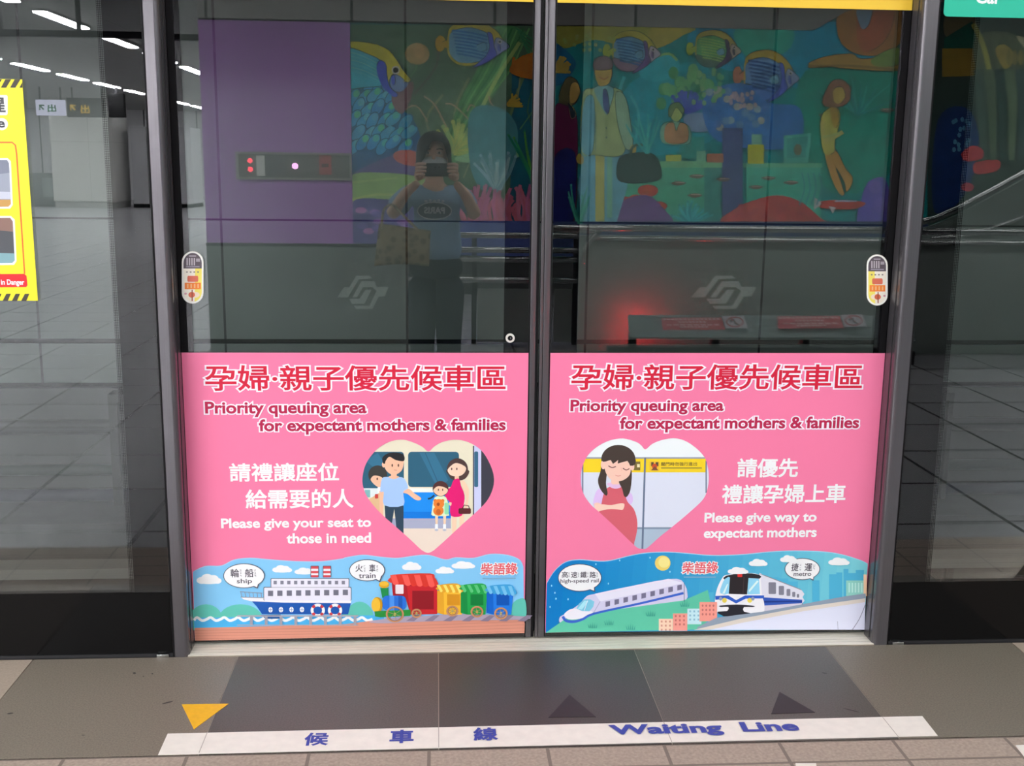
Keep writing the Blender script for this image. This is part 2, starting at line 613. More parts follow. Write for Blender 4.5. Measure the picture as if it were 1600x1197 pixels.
# ---------------------------------------------------------------- screen doors
def post(x_out, x_in, label):
    sgn = 1 if x_in > x_out else -1
    t = thing('door_post', label, 'door post', (x_out, 0, 0))
    pr = [(x_out, 0.0), (x_in - sgn * 0.014, 0.0)]
    for i in range(1, 7):
        a = PI / 2 * i / 6
        pr.append((x_in - sgn * 0.014 + sgn * 0.014 * math.sin(a), 0.014 - 0.014 * math.cos(a)))
    pr += [(x_in, D - 0.004), (x_out, D - 0.004)]
    o = one('post_body', lambda b: b.prism(pr, 2, 0.0, 2.2, POSTM), t)
    one('side_channel', lambda b: b.box((x_in, 0.030, 0.012), (x_in + sgn * 0.0015, 0.033, 2.2), DARK), t)
    one('rubber_seal', lambda b: b.box((x_out - sgn * 0.0065, 0.004, 0.0), (x_out, 0.03, 2.2), RUBBER), t)
    return t


post(XPL, XL0 - 0.0005, 'grey metal door post between the left glass screen and the left sliding door')
post(XPR, XR1 + 0.0005, 'grey metal door post between the right sliding door and the right glass screen')


def dots_mat():
    m = bpy.data.materials.new('dotted_ceramic_fade'); m.use_nodes = True
    nt = m.node_tree; nt.nodes.clear()
    o = nt.nodes.new('ShaderNodeOutputMaterial'); mx = nt.nodes.new('ShaderNodeMixShader')
    t = nt.nodes.new('ShaderNodeBsdfTransparent'); d = nt.nodes.new('ShaderNodeBsdfDiffuse'); d.inputs[0].default_value = (0.003, 0.003, 0.004, 1)
    tc = nt.nodes.new('ShaderNodeTexCoord'); mp_ = nt.nodes.new('ShaderNodeMapping'); mp_.inputs['Scale'].default_value = (300, 0, 300); mp_.inputs['Rotation'].default_value = (0, PI / 4, 0)
    ck = nt.nodes.new('ShaderNodeTexChecker'); ck.inputs['Scale'].default_value = 1.0
    nt.links.new(tc.outputs['Object'], mp_.inputs[0]); nt.links.new(mp_.outputs[0], ck.inputs['Vector'])
    nt.links.new(ck.outputs['Fac'], mx.inputs[0]); nt.links.new(t.outputs[0], mx.inputs[1]); nt.links.new(d.outputs[0], mx.inputs[2]); nt.links.new(mx.outputs[0], o.inputs[0])
    return m


DOTS = dots_mat()


def frame_boxes(b, x0, x1, z0, z1, l, r, bt, tp, y0, y1, m):
    b.box((x0, y0, z0), (x0 + l, y1, z1), m); b.box((x1 - r, y0, z0), (x1, y1, z1), m)
    b.box((x0 + l, y0, z0), (x1 - r, y1, z0 + bt), m); b.box((x0 + l, y0, z1 - tp), (x1 - r, y1, z1), m)


def fixed(x0, x1, fl_, fr_, label):
    t = thing('glass_screen', label, 'glass screen', ((x0 + x1) / 2, 0.01, 0))
    one('glass_pane', lambda b: b.box((x0, 0.008, 0.010), (x1, 0.020, 2.2), GLASS), t)
    one('black_border', lambda b: frame_boxes(b, x0 + 0.001, x1 - 0.001, 0.011, 2.199, fl_, fr_, 0.192, 0.1, 0.010, 0.012, FRIT), t)
    one('reflection_muting_film', lambda b: b.box((x0 + 0.001, 0.0072, 0.011), (x1 - 0.001, 0.0079, 0.203), mat('black_muting_film', '#060607', 0.12, spec=0.22)), t)  # added low-gloss black sheet, mutes the floor's reflection in the bottom border
    xi = x1 - 0.001 - fr_ if fr_ > fl_ else x0 + 0.001 + fl_
    one('dotted_edge', lambda b: b.box((xi - 0.014 if fr_ > fl_ else xi, 0.0105, 0.203), (xi if fr_ > fl_ else xi + 0.014, 0.0115, 2.09), DOTS), t)
    one('base_rail', lambda b: b.box((x0, 0.004, 0.0), (x1, 0.03, 0.010), DARK), t)
    xc = x1 - 0.028 if fr_ > fl_ else x0 + 0.028
    one('foot_bracket', lambda b: b.box((xc - 0.018, -0.003, 0.0), (xc + 0.018, 0.006, 0.010), STEEL_L, 0.001), t)
    return t


fixed(-3.2, XPL - 0.008, 0.08, 0.102, 'left fixed glass screen with black border, mirroring the station hall')
fixed(XPR + 0.008, 3.6, 0.103, 0.08, 'right fixed glass screen with black border, mirroring a stair and the painted reef')

# sill: a shallow worn plate with slanted ends
s_ = MB()
s_.prism([(XL0 - 0.004, 0.0), (XR1 + 0.004, 0.0), (XR1 + 0.003, D - 0.004), (XL0 - 0.003, D - 0.004)], 2, -0.02, 0.004, SILLM)
s_.box((XL0 - 0.04, D - 0.004, -0.02), (XR1 + 0.04, 0.14, 0.004), SILLM)
s_.box((XL0 - 0.004, -0.003, -0.02), (XR1 + 0.004, 0.0, 0.0025), mat('sill_front_lip', '#9a9082', 0.5, metal=0.3, noise=0.2, nscale=14))
for gy in (0.018, 0.036, 0.054):
    s_.box((XL0, gy, 0.0035), (XR1, gy + 0.0016, 0.0046), mat('sill_groove', '#b5ae9d', 0.6))
tag(s_.build('door_sill'), 'worn silvery sill plate under the two sliding doors', 'door sill')


def leaf(x0, x1, side, label):
    """side -1: closing edge on the right of the left leaf; +1: closing edge on the left of the right leaf"""
    t = thing('sliding_door', label, 'sliding door', ((x0 + x1) / 2, D, 0.01))
    z0, z1 = 0.010, 2.199
    hang = 0.034
    gx0, gx1 = (x0 - hang, x1) if side < 0 else (x0, x1 + hang)
    one('glass_pane', lambda b: b.box((gx0, D, z0), (gx1, D + 0.012, z1), GLASS), t)
    fw_close = 0.078
    fl_, fr_ = (hang + 0.034, fw_close - 0.005) if side < 0 else (fw_close, hang + 0.036)
    one('black_border', lambda b: frame_boxes(b, gx0 + 0.001, gx1 - 0.001, z0 + 0.001, z1 - 0.001, fl_, fr_, 0.86, 0.1, D + 0.002, D + 0.004, FRIT), t)
    # closing stile: metal profile and rubber nose
    if side < 0:
        a, b_ = x1 + 0.0035, x1 + 0.0205
        one('black_gasket', lambda b: b.box((x1, D + 0.001, z0), (a, D + 0.03, z1), RUBBER), t)
        one('stile', lambda b: b.box((a, D - 0.0002, z0), (b_, D + 0.034, z1), POSTM, 0.0015), t)
        one('rubber_nose', lambda b: b.box((b_, D + 0.004, z0), (b_ + 0.008, D + 0.03, z1), RUBBER), t)
        one('edge_strip', lambda b: b.box((x0 + 0.0005, D - 0.0012, 0.912), (x0 + 0.020, D - 0.0001, 1.903), RUBBER), t)
        zk = Plane((0, -1, 0), -(D - 0.001)).pt(797, 528)
        lk = one('door_lock', lambda b: (b.disc((zk.x, D - 0.003, zk.z), 1, 0.0135, 0.006, mat('chrome_ring', '#dcd8d0', 0.25)),), t)
        one('keyhole', lambda b: (b.disc((zk.x, D - 0.0065, zk.z), 1, 0.0075, 0.001, BLACKM), b.box((zk.x + 0.000, D - 0.0075, zk.z - 0.003), (zk.x + 0.003, D - 0.0066, zk.z + 0.003), STEEL_L)), lk)
    else:
        a, b_ = x0 - 0.0035, x0 - 0.0225
        one('black_gasket', lambda b: b.box((a, D + 0.001, z0), (x0, D + 0.03, z1), RUBBER), t)
        one('stile', lambda b: (b.box((b_, D - 0.0002, z0), (a, D + 0.034, z1), POSTM, 0.0015),), t)
        one('stile_lip', lambda b: b.box((b_ - 0.0100, D + 0.0, z0), (b_ - 0.001, D + 0.03, z1), POSTM, 0.0015), t)
        one('edge_strip', lambda b: b.box((x1 - 0.020, D - 0.0012, 0.912), (x1 - 0.0005, D - 0.0001, 1.903), RUBBER), t)
    return t


leaf(XL0, XL1, -1, 'left sliding glass door with a small round lock by its closing edge')
leaf(XR0, XR1, 1, 'right sliding glass door mirroring a painted reef with office people')

PD = Plane((0, -1, 0), -(D - 0.0016))      # printed face of things stuck on the sliding doors
PF = Plane((0, -1, 0), -(0.008 - 0.0016))  # printed face of things stuck on the fixed screens

# yellow bands at the top of the doors
for x0, x1, lab in ((XL0 + 0.002, XL1 - 0.001, 'yellow strip along the top of the left sliding door'),
                    (XR0 + 0.0015, XR1 - 0.0005, 'yellow strip along the top of the right sliding door')):
    tag(one('door_strip', lambda b: b.box((x0, D - 0.0016, 1.9045), (x1, D - 0.0003, 2.02), mat('yellow_vinyl', (0.90, 0.58, 0.05), 0.35, spec=0.3))), lab, 'sticker')

# capsule stickers
def capsule(x0, y0, x1, y1, flip, label):
    cx, cy = (x0 + x1) / 2, (y0 + y1) / 2
    t = thing('pinch_warning_sticker', label, 'sticker', PD.pt(cx, cy))
    wx, hy = (x1 - x0), (y1 - y0)
    sk = -0.05 if not flip else 0.07
    def T(u, v):          # u 0..1 across, v 0..1 down
        if flip: pass
        return (x0 + u * wx, y0 + v * hy)
    r = 0.5
    n = 12
    ar = wx / hy
    out = [(0.5 + 0.5 * math.cos(math.radians(a)), 0.5 * ar + 0.5 * ar * math.sin(math.radians(a))) for a in range(180, 361, 15)]
    out += [(0.5 + 0.5 * math.cos(math.radians(a)), 1 - 0.5 * ar + 0.5 * ar * math.sin(math.radians(a))) for a in range(0, 181, 15)]
    inn = [(0.5 + (u - 0.5) * 0.84, 0.5 + (v - 0.5) * (1 - 0.16 * ar)) for u, v in out]
    def V(u, v): return u if not flip else 1 - u
    A = Art(PD, 0.0008, T=T)
    A.poly(out, '#e9e2d8'); A.poly(out and [(0.5 + (u - 0.5) * 0.97, 0.5 + (v - 0.5) * 0.985) for u, v in out], '#f4efe6')
    o = A.build('sticker_border', t)
    A = Art(PD, 0.0013, T=T)
    top = clip_poly(inn, [(-1, -1), (2, -1), (2, 0.33), (-1, 0.33)])
    bot = clip_poly(inn, [(-1, 0.33), (2, 0.33), (2, 2), (-1, 2)])
    A.poly(top, '#5c5258')
    for k in range(4): A.rect(0.22 + k * 0.11, 0.13, 0.28 + k * 0.11, 0.27, '#b9b0b4')
    A.rect(0.34, 0.08, 0.66, 0.105, '#a39aa0'); A.rect(0.66, 0.14, 0.84, 0.2, '#a39aa0'); A.rect(0.2, 0.285, 0.82, 0.305, '#9c94a0')
    A.poly(bot, '#f2e6d6')
    ye = clip_poly(bot, [(0.62, 0.3), (2, 0.3), (2, 2), (0.55, 2)] if not flip else [(-1, 0.3), (0.38, 0.3), (0.45, 2), (-1, 2)])
    A.poly(ye, '#f5dd6a')
    for k in range(4): A.rect(0.2 + k * 0.17, 0.385, 0.28 + k * 0.17, 0.41, '#8c8078')
    A.rect(0.26, 0.47, 0.76, 0.585, '#d96f58', 0.04); A.rect(0.14, 0.60, 0.88, 0.725, '#f08438'); 
    for k in range(4): A.rect(0.24 + k * 0.16, 0.625, 0.31 + k * 0.16, 0.70, '#fbb780')
    c = 0.48 if not flip else 0.54
    A.ell(c + (0.15 if not flip else -0.15), 0.83, 0.19, 0.055, '#f7d9c2'); A.ell(c - 0.02, 0.83, 0.15, 0.055, '#d56a4c')
    A.line([(c, 0.735), (c, 0.95)], 0.05, '#9a5038')
    A.ell(0.18 if not flip else 0.84, 0.81, 0.06, 0.02, '#d5a0a8')
    A.build('sticker_print', t)


capsule(284, 392.5, 318, 474.5, False, 'capsule sticker warning of trapped fingers, on the left sliding door')
capsule(1354, 397.5, 1387, 477.5, True, 'capsule sticker warning of trapped fingers, on the right sliding door')

# ---------------------------------------------------------------- pink posters
PINK = '#f87ba0'
RED, PALE = '#cf1f3c', '#fde6ee'
CRIM = '#b22048'
WHT = '#faf3fa'


def H1(u, v): return (540 + u / 5.985, 670 + v / 5.985)
def L4(u, v): return (290 + u / 5.926, 850 + v / 5.926)
def L5(u, v): return (540 + u / 5.517, 850 + v / 5.517)
def H2(u, v): return (880 + u / 5.983, 670 + v / 5.983)
def L7(u, v): return (850 + u / 5.926, 850 + v / 5.926)
def L8(u, v): return (1100 + u / 5.333, 850 + v / 5.333)


def heart_mat(parent, heart, T, box):
    """pink sheet round a heart-shaped opening"""
    A = Art(PD, 0.0062, T=T)
    A.poly([(box[0], box[1]), (box[2], box[1]), (box[2], box[3]), (box[0], box[3])], PINK, holes=[heart])
    return A.build('heart_surround', parent)


def cloud(A, cx, cy, wd, h, col='#f4f8ff'):
    pts = []
    for dx, dy, rx, ry in ((-0.3, 0.12, 0.24, 0.36), (-0.08, -0.1, 0.26, 0.46), (0.18, -0.02, 0.24, 0.42), (0.36, 0.16, 0.18, 0.3)):
        A.ell(cx + dx * wd, cy + dy * h, rx * wd, ry * h, col, n=18)
    A.ell(cx, cy + 0.25 * h, 0.5 * wd, 0.25 * h, col, n=18)


def bubble(A, cx, cy, rx, ry, tail, k):
    A.ell(cx, cy, rx + k * 0.9, ry + k * 0.9, '#4f4a5c', n=36); A.poly([(p[0], p[1]) for p in tail[0]], '#4f4a5c')
    A.ell(cx, cy, rx, ry, '#fbfaff', n=36); A.poly(tail[1], '#fbfaff')


def lumps(A, cx, cy, R, n, r, cols):
    for i in range(n):
        a = 2.4 * i; q = R * math.sqrt((i + 0.5) / n)
        A.ell(cx + q * math.cos(a), cy + q * math.sin(a) * 0.8, r, r * 0.8, cols[i % len(cols)], n=14)


# ---- left poster
cxp = (XL0 + XL1) / 2
pl = thing('queuing_poster', 'pink priority queuing poster on the left door, family aboard a train in its heart', 'poster', (cxp, D - 0.002, ZB))
one('poster_sheet', lambda b: b.box((XL0 + 0.0005, D - 0.0016, ZB + 0.006), (XL1, D - 0.0003, ZT), mat('ink_' + PINK[1:], print_colour(PINK), 0.35, spec=0.3)), pl)
A = Art(PD, 0.0065); write(A, '孕婦·親子優先候車區', 321, 570.5, 790, 611, RED, 0.016, PALE, 0.05); A.build('chinese_title', pl)
A = Art(PD, 0.0065)
write(A, 'Priority queuing area', 321, 627.5, 573, 652, CRIM, 0.03, PALE, 0.075)
write(A, 'for expectant mothers & families', 405, 655, 790, 679.5, CRIM, 0.03, PALE, 0.075)
A.build('english_title', pl)
A = Art(PD, 0.0065)
write(A, '請禮讓座位', 359, 723.5, 530, 753, WHT, 0.022)
write(A, '給需要的人', 384, 764.5, 553, 795, WHT, 0.022)
write(A, 'Please give your seat to', 346, 810, 580, 830, WHT, 0.03)
write(A, 'those in need', 448, 833, 580, 849.5, WHT, 0.03)
A.build('courtesy_lettering', pl)

HEART_L = smooth([(775, 212), (720, 170), (640, 130), (540, 102), (430, 115), (320, 170), (240, 250), (185, 340), (160, 440), (160, 520), (187, 605), (240, 690), (340, 800), (470, 915), (600, 1030), (690, 1115), (725, 1142), (770, 1160), (815, 1142), (850, 1115), (950, 1025), (1100, 885), (1240, 760), (1330, 660), (1380, 545), (1385, 440), (1350, 330), (1285, 220), (1200, 150), (1100, 110), (1000, 103), (900, 125), (830, 165)], 4)
SK = '#f0bb9c'
A = Art(PD, 0.0004, T=H1)
A.rect(150, 90, 1400, 1170, '#e3dcc2')
A.rect(100, 215, 545, 556, '#2e6077', 30); A.rect(585, 215, 1060, 545, '#2e6077', 32)
A.poly([(690, 225), (830, 225), (960, 480), (900, 540), (850, 540)], '#36708c'); A.line([(745, 225), (880, 540)], 8, '#2b5a74')
A.poly([(180, 300), (300, 225), (350, 300), (320, 400)], '#36708c')
A.rect(140, 556, 960, 594, '#e9eee6'); 
A.rect(140, 556, 330, 640, '#dce6e6')
A.rect(540, 594, 985, 840, '#1c8ce8'); A.rect(540, 776, 985, 838, '#0f78d8')
A.rect(360, 838, 1000, 938, '#a7abc2'); A.rect(300, 932, 1120, 1170, '#e8d6c6')
A.rect(985, 590, 1200, 940, '#e3dcc2')
A.rect(1200, 140, 1268, 830, '#c9cdec', 20); A.rect(1268, 130, 1410, 830, '#3d3d47'); A.rect(1203, 212, 1240, 545, '#3a6a86', 12); A.rect(1190, 160, 1201, 820, '#3d3d47')
A.rect(180, 570, 230, 640, '#7fb6b6'); A.poly([(215, 660), (330, 590), (330, 820), (300, 790)], '#e0b98c')
A.build('train_interior', pl)
A = Art(PD, 0.0030, T=H1)
# boy at the left
A.ell(300, 430, 88, 88, '#3b3b38'); A.spl([(235, 470), (260, 440), (300, 440), (345, 460), (350, 520), (320, 548), (280, 530), (245, 495)], SK); A.ell(296, 468, 7, 12, '#5a3a33')
A.rect(300, 545, 330, 600, '#f2f2f2'); A.rect(274, 610, 305, 652, '#c2413a', 8)
A.build('boy_figure', pl)
A = Art(PD, 0.0036, T=H1)
# man
A.poly([(316, 580), (356, 580), (352, 820), (318, 790)], SK); A.spl([(535, 575), (590, 560), (640, 600), (704, 645), (694, 668), (650, 662), (580, 610), (545, 600)], SK)
A.poly([(365, 715), (542, 715), (542, 985), (475, 925), (455, 750), (432, 890), (372, 835)], '#2f4557')
A.poly(smooth([(340, 465), (400, 450), (450, 462), (500, 450), (550, 468), (585, 552), (538, 592), (542, 716), (362, 716), (358, 592), (325, 588)], 3), '#a3c3f8')
A.spl([(400, 452), (450, 470), (500, 452), (480, 440), (425, 440)], SK); A.rect(425, 415, 478, 455, SK)
A.spl([(358, 330), (365, 285), (450, 255), (535, 285), (542, 330), (520, 395), (450, 432), (385, 395)], SK); A.ell(356, 335, 16, 26, SK)
A.spl([(350, 320), (345, 270), (390, 232), (460, 222), (540, 240), (545, 300), (470, 292), (410, 262), (375, 300), (368, 325)], '#27272a')
for x in (436, 494): A.ell(x, 342, 7, 14, '#5a3a33')
A.line([(452, 385), (480, 388)], 6, '#d08a78')
A.build('man_figure', pl)
A = Art(PD, 0.0046, T=H1)
# woman
for x0, x1 in ((990, 1040), (1062, 1110)): A.poly([(x0, 800), (x1, 800), (x1 - 6, 990), (x0 + 8, 990)], '#f2cdae')
A.spl([(1075, 480), (1110, 490), (1150, 560), (1150, 650), (1135, 740), (1115, 735), (1125, 640), (1100, 570)], '#f2cdae')
A.ell(1046, 375, 98, 100, '#4d3a38'); A.poly(smooth([(950, 380), (1142, 380), (1140, 440), (1090, 480), (1000, 475), (960, 430)], 3), '#4d3a38')
A.rect(1020, 430, 1060, 490, SK); A.spl([(958, 375), (1030, 320), (1120, 355), (1115, 405), (1070, 440), (1000, 440), (965, 415)], '#f5cdb4')
A.poly(smooth([(1010, 480), (1060, 466), (1078, 530), (1112, 620), (1104, 720), (1085, 812), (985, 812), (975, 690), (930, 640), (945, 580), (985, 540)], 3), '#e01c70')
for x in (992, 1040): A.ell(x, 375, 6, 12, '#5a3a33')
A.rect(1056, 742, 1172, 795, '#5a2a2a', 12); A.line([(1090, 745), (1110, 712), (1150, 720), (1158, 745)], 8, '#5a2a2a')
A.spl([(965, 690), (990, 690), (985, 720), (970, 712)], '#f2cdae')
A.build('woman_figure', pl)
A = Art(PD, 0.0054, T=H1)
# girl with a bear
for x in (850, 925): A.poly([(x - 14, 800), (x + 16, 800), (x + 10, 900), (x - 8, 900)], '#f2cdae'); A.rect(x - 14, 890, x + 14, 940, '#f4f4f8', 6); A.ell(x, 945, 18, 10, '#b9bcc8')
A.poly(smooth([(835, 640), (940, 640), (965, 790), (955, 812), (815, 812), (808, 760)], 3), '#d9e8c2'); A.rect(925, 690, 965, 800, '#8fd9a8', 12)
A.ell(888, 560, 74, 72, '#51302e'); A.spl([(822, 570), (870, 535), (950, 560), (945, 600), (890, 628), (840, 605)], '#f2c6a8')
A.line([(830, 620), (800, 645), (770, 655)], 16, '#26415a', 3)
for x in (868, 908): A.ell(x, 570, 5, 11, '#5a3a33')
A.ell(838, 672, 16, 16, '#d9742c'); A.ell(908, 672, 16, 16, '#d9742c'); A.ell(872, 700, 50, 44, '#e57f32'); A.ell(868, 765, 48, 46, '#e57f32'); A.ell(866, 705, 14, 16, '#a04a20'); A.ell(868, 775, 22, 26, '#c86428')
A.build('girl_figure', pl)
heart_mat(pl, HEART_L, H1, (100, 60, 1440, 1190))

# travel picture along the bottom of the left poster
A = Art(PD, 0.0066)
top = [L4(55, 268), L4(180, 210), L4(330, 205), L4(450, 150), L4(600, 133), L4(750, 145), L4(1000, 163), L4(1250, 165), L4(1450, 140)] + \
      [L5(0, 120), L5(150, 98), L5(300, 115), L5(450, 125), L5(600, 104), L5(720, 100), L5(860, 138), L5(950, 120), L5(1100, 125), L5(1250, 90), L5(1400, 100), L5(1500, 140), L5(1532, 200)]
topS = smooth(top, 4, closed=False)
lx0 = L4(64, 268)
outline_ = [(301.5, topS[0][1])] + [p for p in topS if p[0] > 302] + [(819.3, 988), (304.5, 1000)]
A.poly([(p[0], p[1] - 1.2) for p in outline_[:-2]] + outline_[-2:], '#a9cdf4')
A.poly(outline_, '#83c5ec')
for cxx, cyy, rx, ry in ((322, 968, 26, 24), (376, 966, 34, 22), (562, 966, 22, 26), (812, 962, 14, 26), (548, 975, 20, 20)):
    if cxx > 790: A.spl([(795, 968), (800, 945), (810, 936), (820.8, 938), (820, 968)], '#5fbfae')
    else: A.ell(cxx, cyy, rx, ry, '#5fbfae')
A.poly([(303, 965), (600, 961), (600, 984), (304, 985)], '#4aaee2')
wave = [(303.3, 969)]
for i in range(13): wave += [(308 + i * 21.5, 964.5), (316 + i * 21.5, 969.5), (324 + i * 21.5, 967)]
wave = smooth(wave, 3, closed=False)
A.poly(ribbon([p for p in wave if p[0] < 588], 4.2), '#eaf6fd')
A.poly([L5(0, 690), L5(300, 650), L5(820, 640), L5(1525, 640), (820.0, 974), (819.3, 988.8), (304.8, 1000.8), (304, 981)], '#d08d78')
for k in range(4):
    A.line([(304.2, 985 + k * 4.3), (560, 980.5 + k * 4.3), (819.4, 971 + k * 5)], 0.7, '#b97866')
for T_, cx_, cy_, w_, h_ in ((L4, 218, 325, 215, 90), (L4, 895, 230, 170, 66), (L4, 1100, 250, 170, 60), (L5, 570, 190, 155, 70), (L5, 855, 225, 150, 58), (L5, 1015, 180, 190, 62)):
    A.T = T_; cloud(A, cx_, cy_, w_, h_)
A.T = lambda u, v: (u, v)
A.build('seaside_background', pl)
A = Art(PD, 0.0125, T=L4)
# ship
A.poly([(700, 655), (880, 650), (900, 690), (740, 690)], '#2a5c9c')
A.poly([(615, 528), (1532, 538), (1506, 648), (708, 646), (660, 575)], '#1f56a8')
A.poly([(512, 490), (722, 494), (725, 520), (1536, 520), (1530, 545), (900, 540), (610, 528), (540, 512)], '#eceaf4')
A.rect(722, 395, 1536, 522, '#5b5868', 12); A.rect(728, 401, 1530, 522, '#e4e2ee', 10)
A.rect(788, 315, 1516, 396, '#5b5868', 10); A.rect(794, 321, 1510, 398, '#e4e2ee', 8)
for k in range(9): A.rect(764 + k * 86.5, 430 - k * 1.2, 812 + k * 86.5, 480 - k * 1.2, '#70707e')
for k in range(11): A.rect(816 + k * 63, 338, 846 + k * 63, 370, '#80808e')
for x in (1158, 1272):
    A.rect(x, 198, x + 76, 306, '#5b5868', 8); A.rect(x + 5, 204, x + 71, 306, '#d24a52', 6); A.rect(x + 5, 226, x + 71, 246, '#f3e9ee'); A.rect(x + 5, 268, x + 71, 286, '#f3e9ee')
A.line([(506, 438), (712, 452)], 6, '#8d8a9a'); A.line([(512, 488), (720, 494)], 6, '#8d8a9a')
for k in range(6): A.line([(512 + k * 38, 440 + k * 2.5), (524 + k * 36, 488)], 5, '#8d8a9a')
for k in range(4): A.ell(788 + k * 97, 605 - k, 20, 25, '#f2f2fa'); A.rect(786 + k * 97, 582, 791 + k * 97, 628, '#7a88b8'); A.rect(770 + k * 97, 602, 806 + k * 97, 607, '#7a88b8')
for x in (1225, 1385):
    A.ring(x, 610, 66, 62, 26, '#f4eef2')
    for a in (45, 135, 225, 315): A.poly(el(x, 610, 66, 62, 0, 6, a - 16, a + 16) + el(x, 610, 40, 36, 0, 6, a + 16, a - 16), '#c43a44')
for k in range(8): A.rect(598 + k * 137, 660, 624 + k * 137, 750, '#9b9aa4')
A.rect(480, 655, 1600, 668, '#a6a4ae'); A.rect(480, 742, 1600, 750, '#a6a4ae')
A.build('ship_drawing', pl)
A = Art(PD, 0.0190, T=L5)
# colourful train on sleepers
A.poly(smooth([(200, 668), (420, 630), (700, 615), (1000, 600), (1540, 620), (1525, 648), (1000, 655), (600, 668), (350, 680)], 3), '#a99cae')
for k in range(7): A.poly([(520 + k * 160, 660), (600 + k * 160, 610), (650 + k * 160, 612), (590 + k * 160, 662)], '#83788c')
RO, RD = '#d8392e', '#a81e28'
A.poly(smooth([(395, 300), (765, 340), (790, 600), (560, 605), (520, 470), (410, 450)], 1), RD)
A.poly([(528, 360), (790, 350), (790, 600), (560, 605)], '#c4262e'); A.rect(575, 400, 760, 560, '#8e1a24')
for cx0, cols in ((790, ('#e0a22c', '#f0b836', '#d39020')), (992, ('#168a42', '#22a04c', '#0f7a3a')), (1215, ('#1262c4', '#2278da', '#0c54b0'))):
    A.poly([(cx0, 400), (cx0 + 55, 385), (cx0 + 60, 605), (cx0, 590)], cols[0]); A.poly([(cx0 + 55, 400), (cx0 + 232, 400), (cx0 + 212, 605), (cx0 + 60, 605)], cols[1])
    A.rect(cx0 + 85, 430, cx0 + 195, 525, cols[2])
def awning(x0, x1, y0, y1, ca, cb, tilt):
    n = 7
    A.poly(smooth([(x0, y1 - 10), (x0 + 10, y0 + 25), (x0 + 45, y0 + 8), (x1 - 40, y0), (x1, y0 + 35), (x1 + 5, y1 + tilt)], 3), ca)
    for k in range(n):
        xa = x0 + 20 + (x1 - x0 - 20) * k / n; xb = x0 + 20 + (x1 - x0 - 20) * (k + 1) / n
        c_ = ca if k % 2 else cb
        yb = y1 + tilt * k / n
        A.poly([(xa - 25, y0 + 14), (xb - 25, y0 + 12), (xb, yb - 5)] + el((xa + xb) / 2, yb - 8, (xb - xa) / 2, 20, 0, 8, 0, 180)[1:-1] + [(xa, yb - 5)], c_)
awning(388, 768, 250, 340, RO, '#ef5a50', 20); awning(790, 1000, 336, 400, '#e0a22c', '#f6da6a', 10); awning(992, 1220, 336, 400, '#22a04c', '#58c078', 12); awning(1215, 1455, 344, 415, '#3f9fd6', '#74bfe6', 18)
A.rect(430, 345, 500, 425, '#e9d9dc', 8)
A.poly([(300, 375), (368, 375), (372, 462), (318, 462)], '#1f8a4a'); A.ell(332, 345, 44, 30, '#d8a022'); A.ell(332, 338, 38, 18, '#eab93a')
A.rect(318, 440, 522, 565, '#2b6fd0', 40); A.rect(378, 440, 420, 565, '#4a90e6'); A.rect(455, 442, 490, 563, '#1f58b0')
A.ell(272, 520, 48, 68, '#c79018'); A.ell(262, 520, 38, 62, '#e8b83a')
A.poly([(250, 575), (560, 560), (560, 612), (300, 626), (255, 618)], '#2c8a3a')
for x, y, r in ((425, 600, 78), (612, 592, 44), (920, 572, 52), (1132, 578, 55), (1338, 592, 58)):
    A.ring(x, y, r, r * 0.9, 14, '#c08a62'); A.ring(x, y, r - 14, (r - 14) * 0.9, 4, '#7c5a48'); A.ell(x, y, 8, 14, '#d8d24a')
    for a in (20, 80, 140): A.line([(x - (r - 15) * math.cos(math.radians(a)), y - (r - 18) * math.sin(math.radians(a)) * 0.9), (x + (r - 15) * math.cos(math.radians(a)), y + (r - 18) * math.sin(math.radians(a)) * 0.9)], 4, '#a08868')
A.build('toy_train_drawing', pl)
A = Art(PD, 0.0230)
A.T = L4
bubble(A, 543, 290, 185, 108, ([(590, 375), (668, 408), (690, 350)], [(600, 370), (664, 396), (678, 345)]), 7)
A.T = L5
bubble(A, 186, 222, 148, 88, ([(235, 290), (298, 324), (318, 270)], [(245, 288), (293, 312), (308, 268)]), 7)
A.T = lambda u, v: (u, v)
INK = '#4a4450'
write(A, '輪', *L4(420, 225), *L4(500, 305), INK, 0.012); write(A, '船', *L4(553, 225), *L4(632, 305), INK, 0.012); write(A, 'ship', *L4(478, 318), *L4(618, 372), INK, 0.01)
write(A, 'ㄌ\nㄨ\nㄣ', *L4(506, 230), *L4(522, 300), INK, 0.01); write(A, 'ㄔ\nㄨ\nㄢ', *L4(640, 230), *L4(656, 300), INK, 0.01)
write(A, '火', *L5(85, 172), *L5(150, 236), INK, 0.012); write(A, '車', *L5(205, 170), *L5(258, 238), INK, 0.012); write(A, 'train', *L5(115, 248), *L5(260, 290), INK, 0.01)
write(A, 'ㄏ\nㄨ\nㄛ', *L5(158, 178), *L5(172, 236), INK, 0.01); write(A, 'ㄔ\nㄜ', *L5(266, 176), *L5(282, 232), INK, 0.01)
A.build('speech_bubbles', pl)
A = Art(PD, 0.0235)
write(A, '柴語錄', *L5(1165, 160), *L5(1480, 262), '#e05a62', 0.02, '#fbeef0', 0.06)
A.rect(*L5(1180, 286), *L5(1465, 296), '#7aa8c8')
A.build('picture_logo', pl)

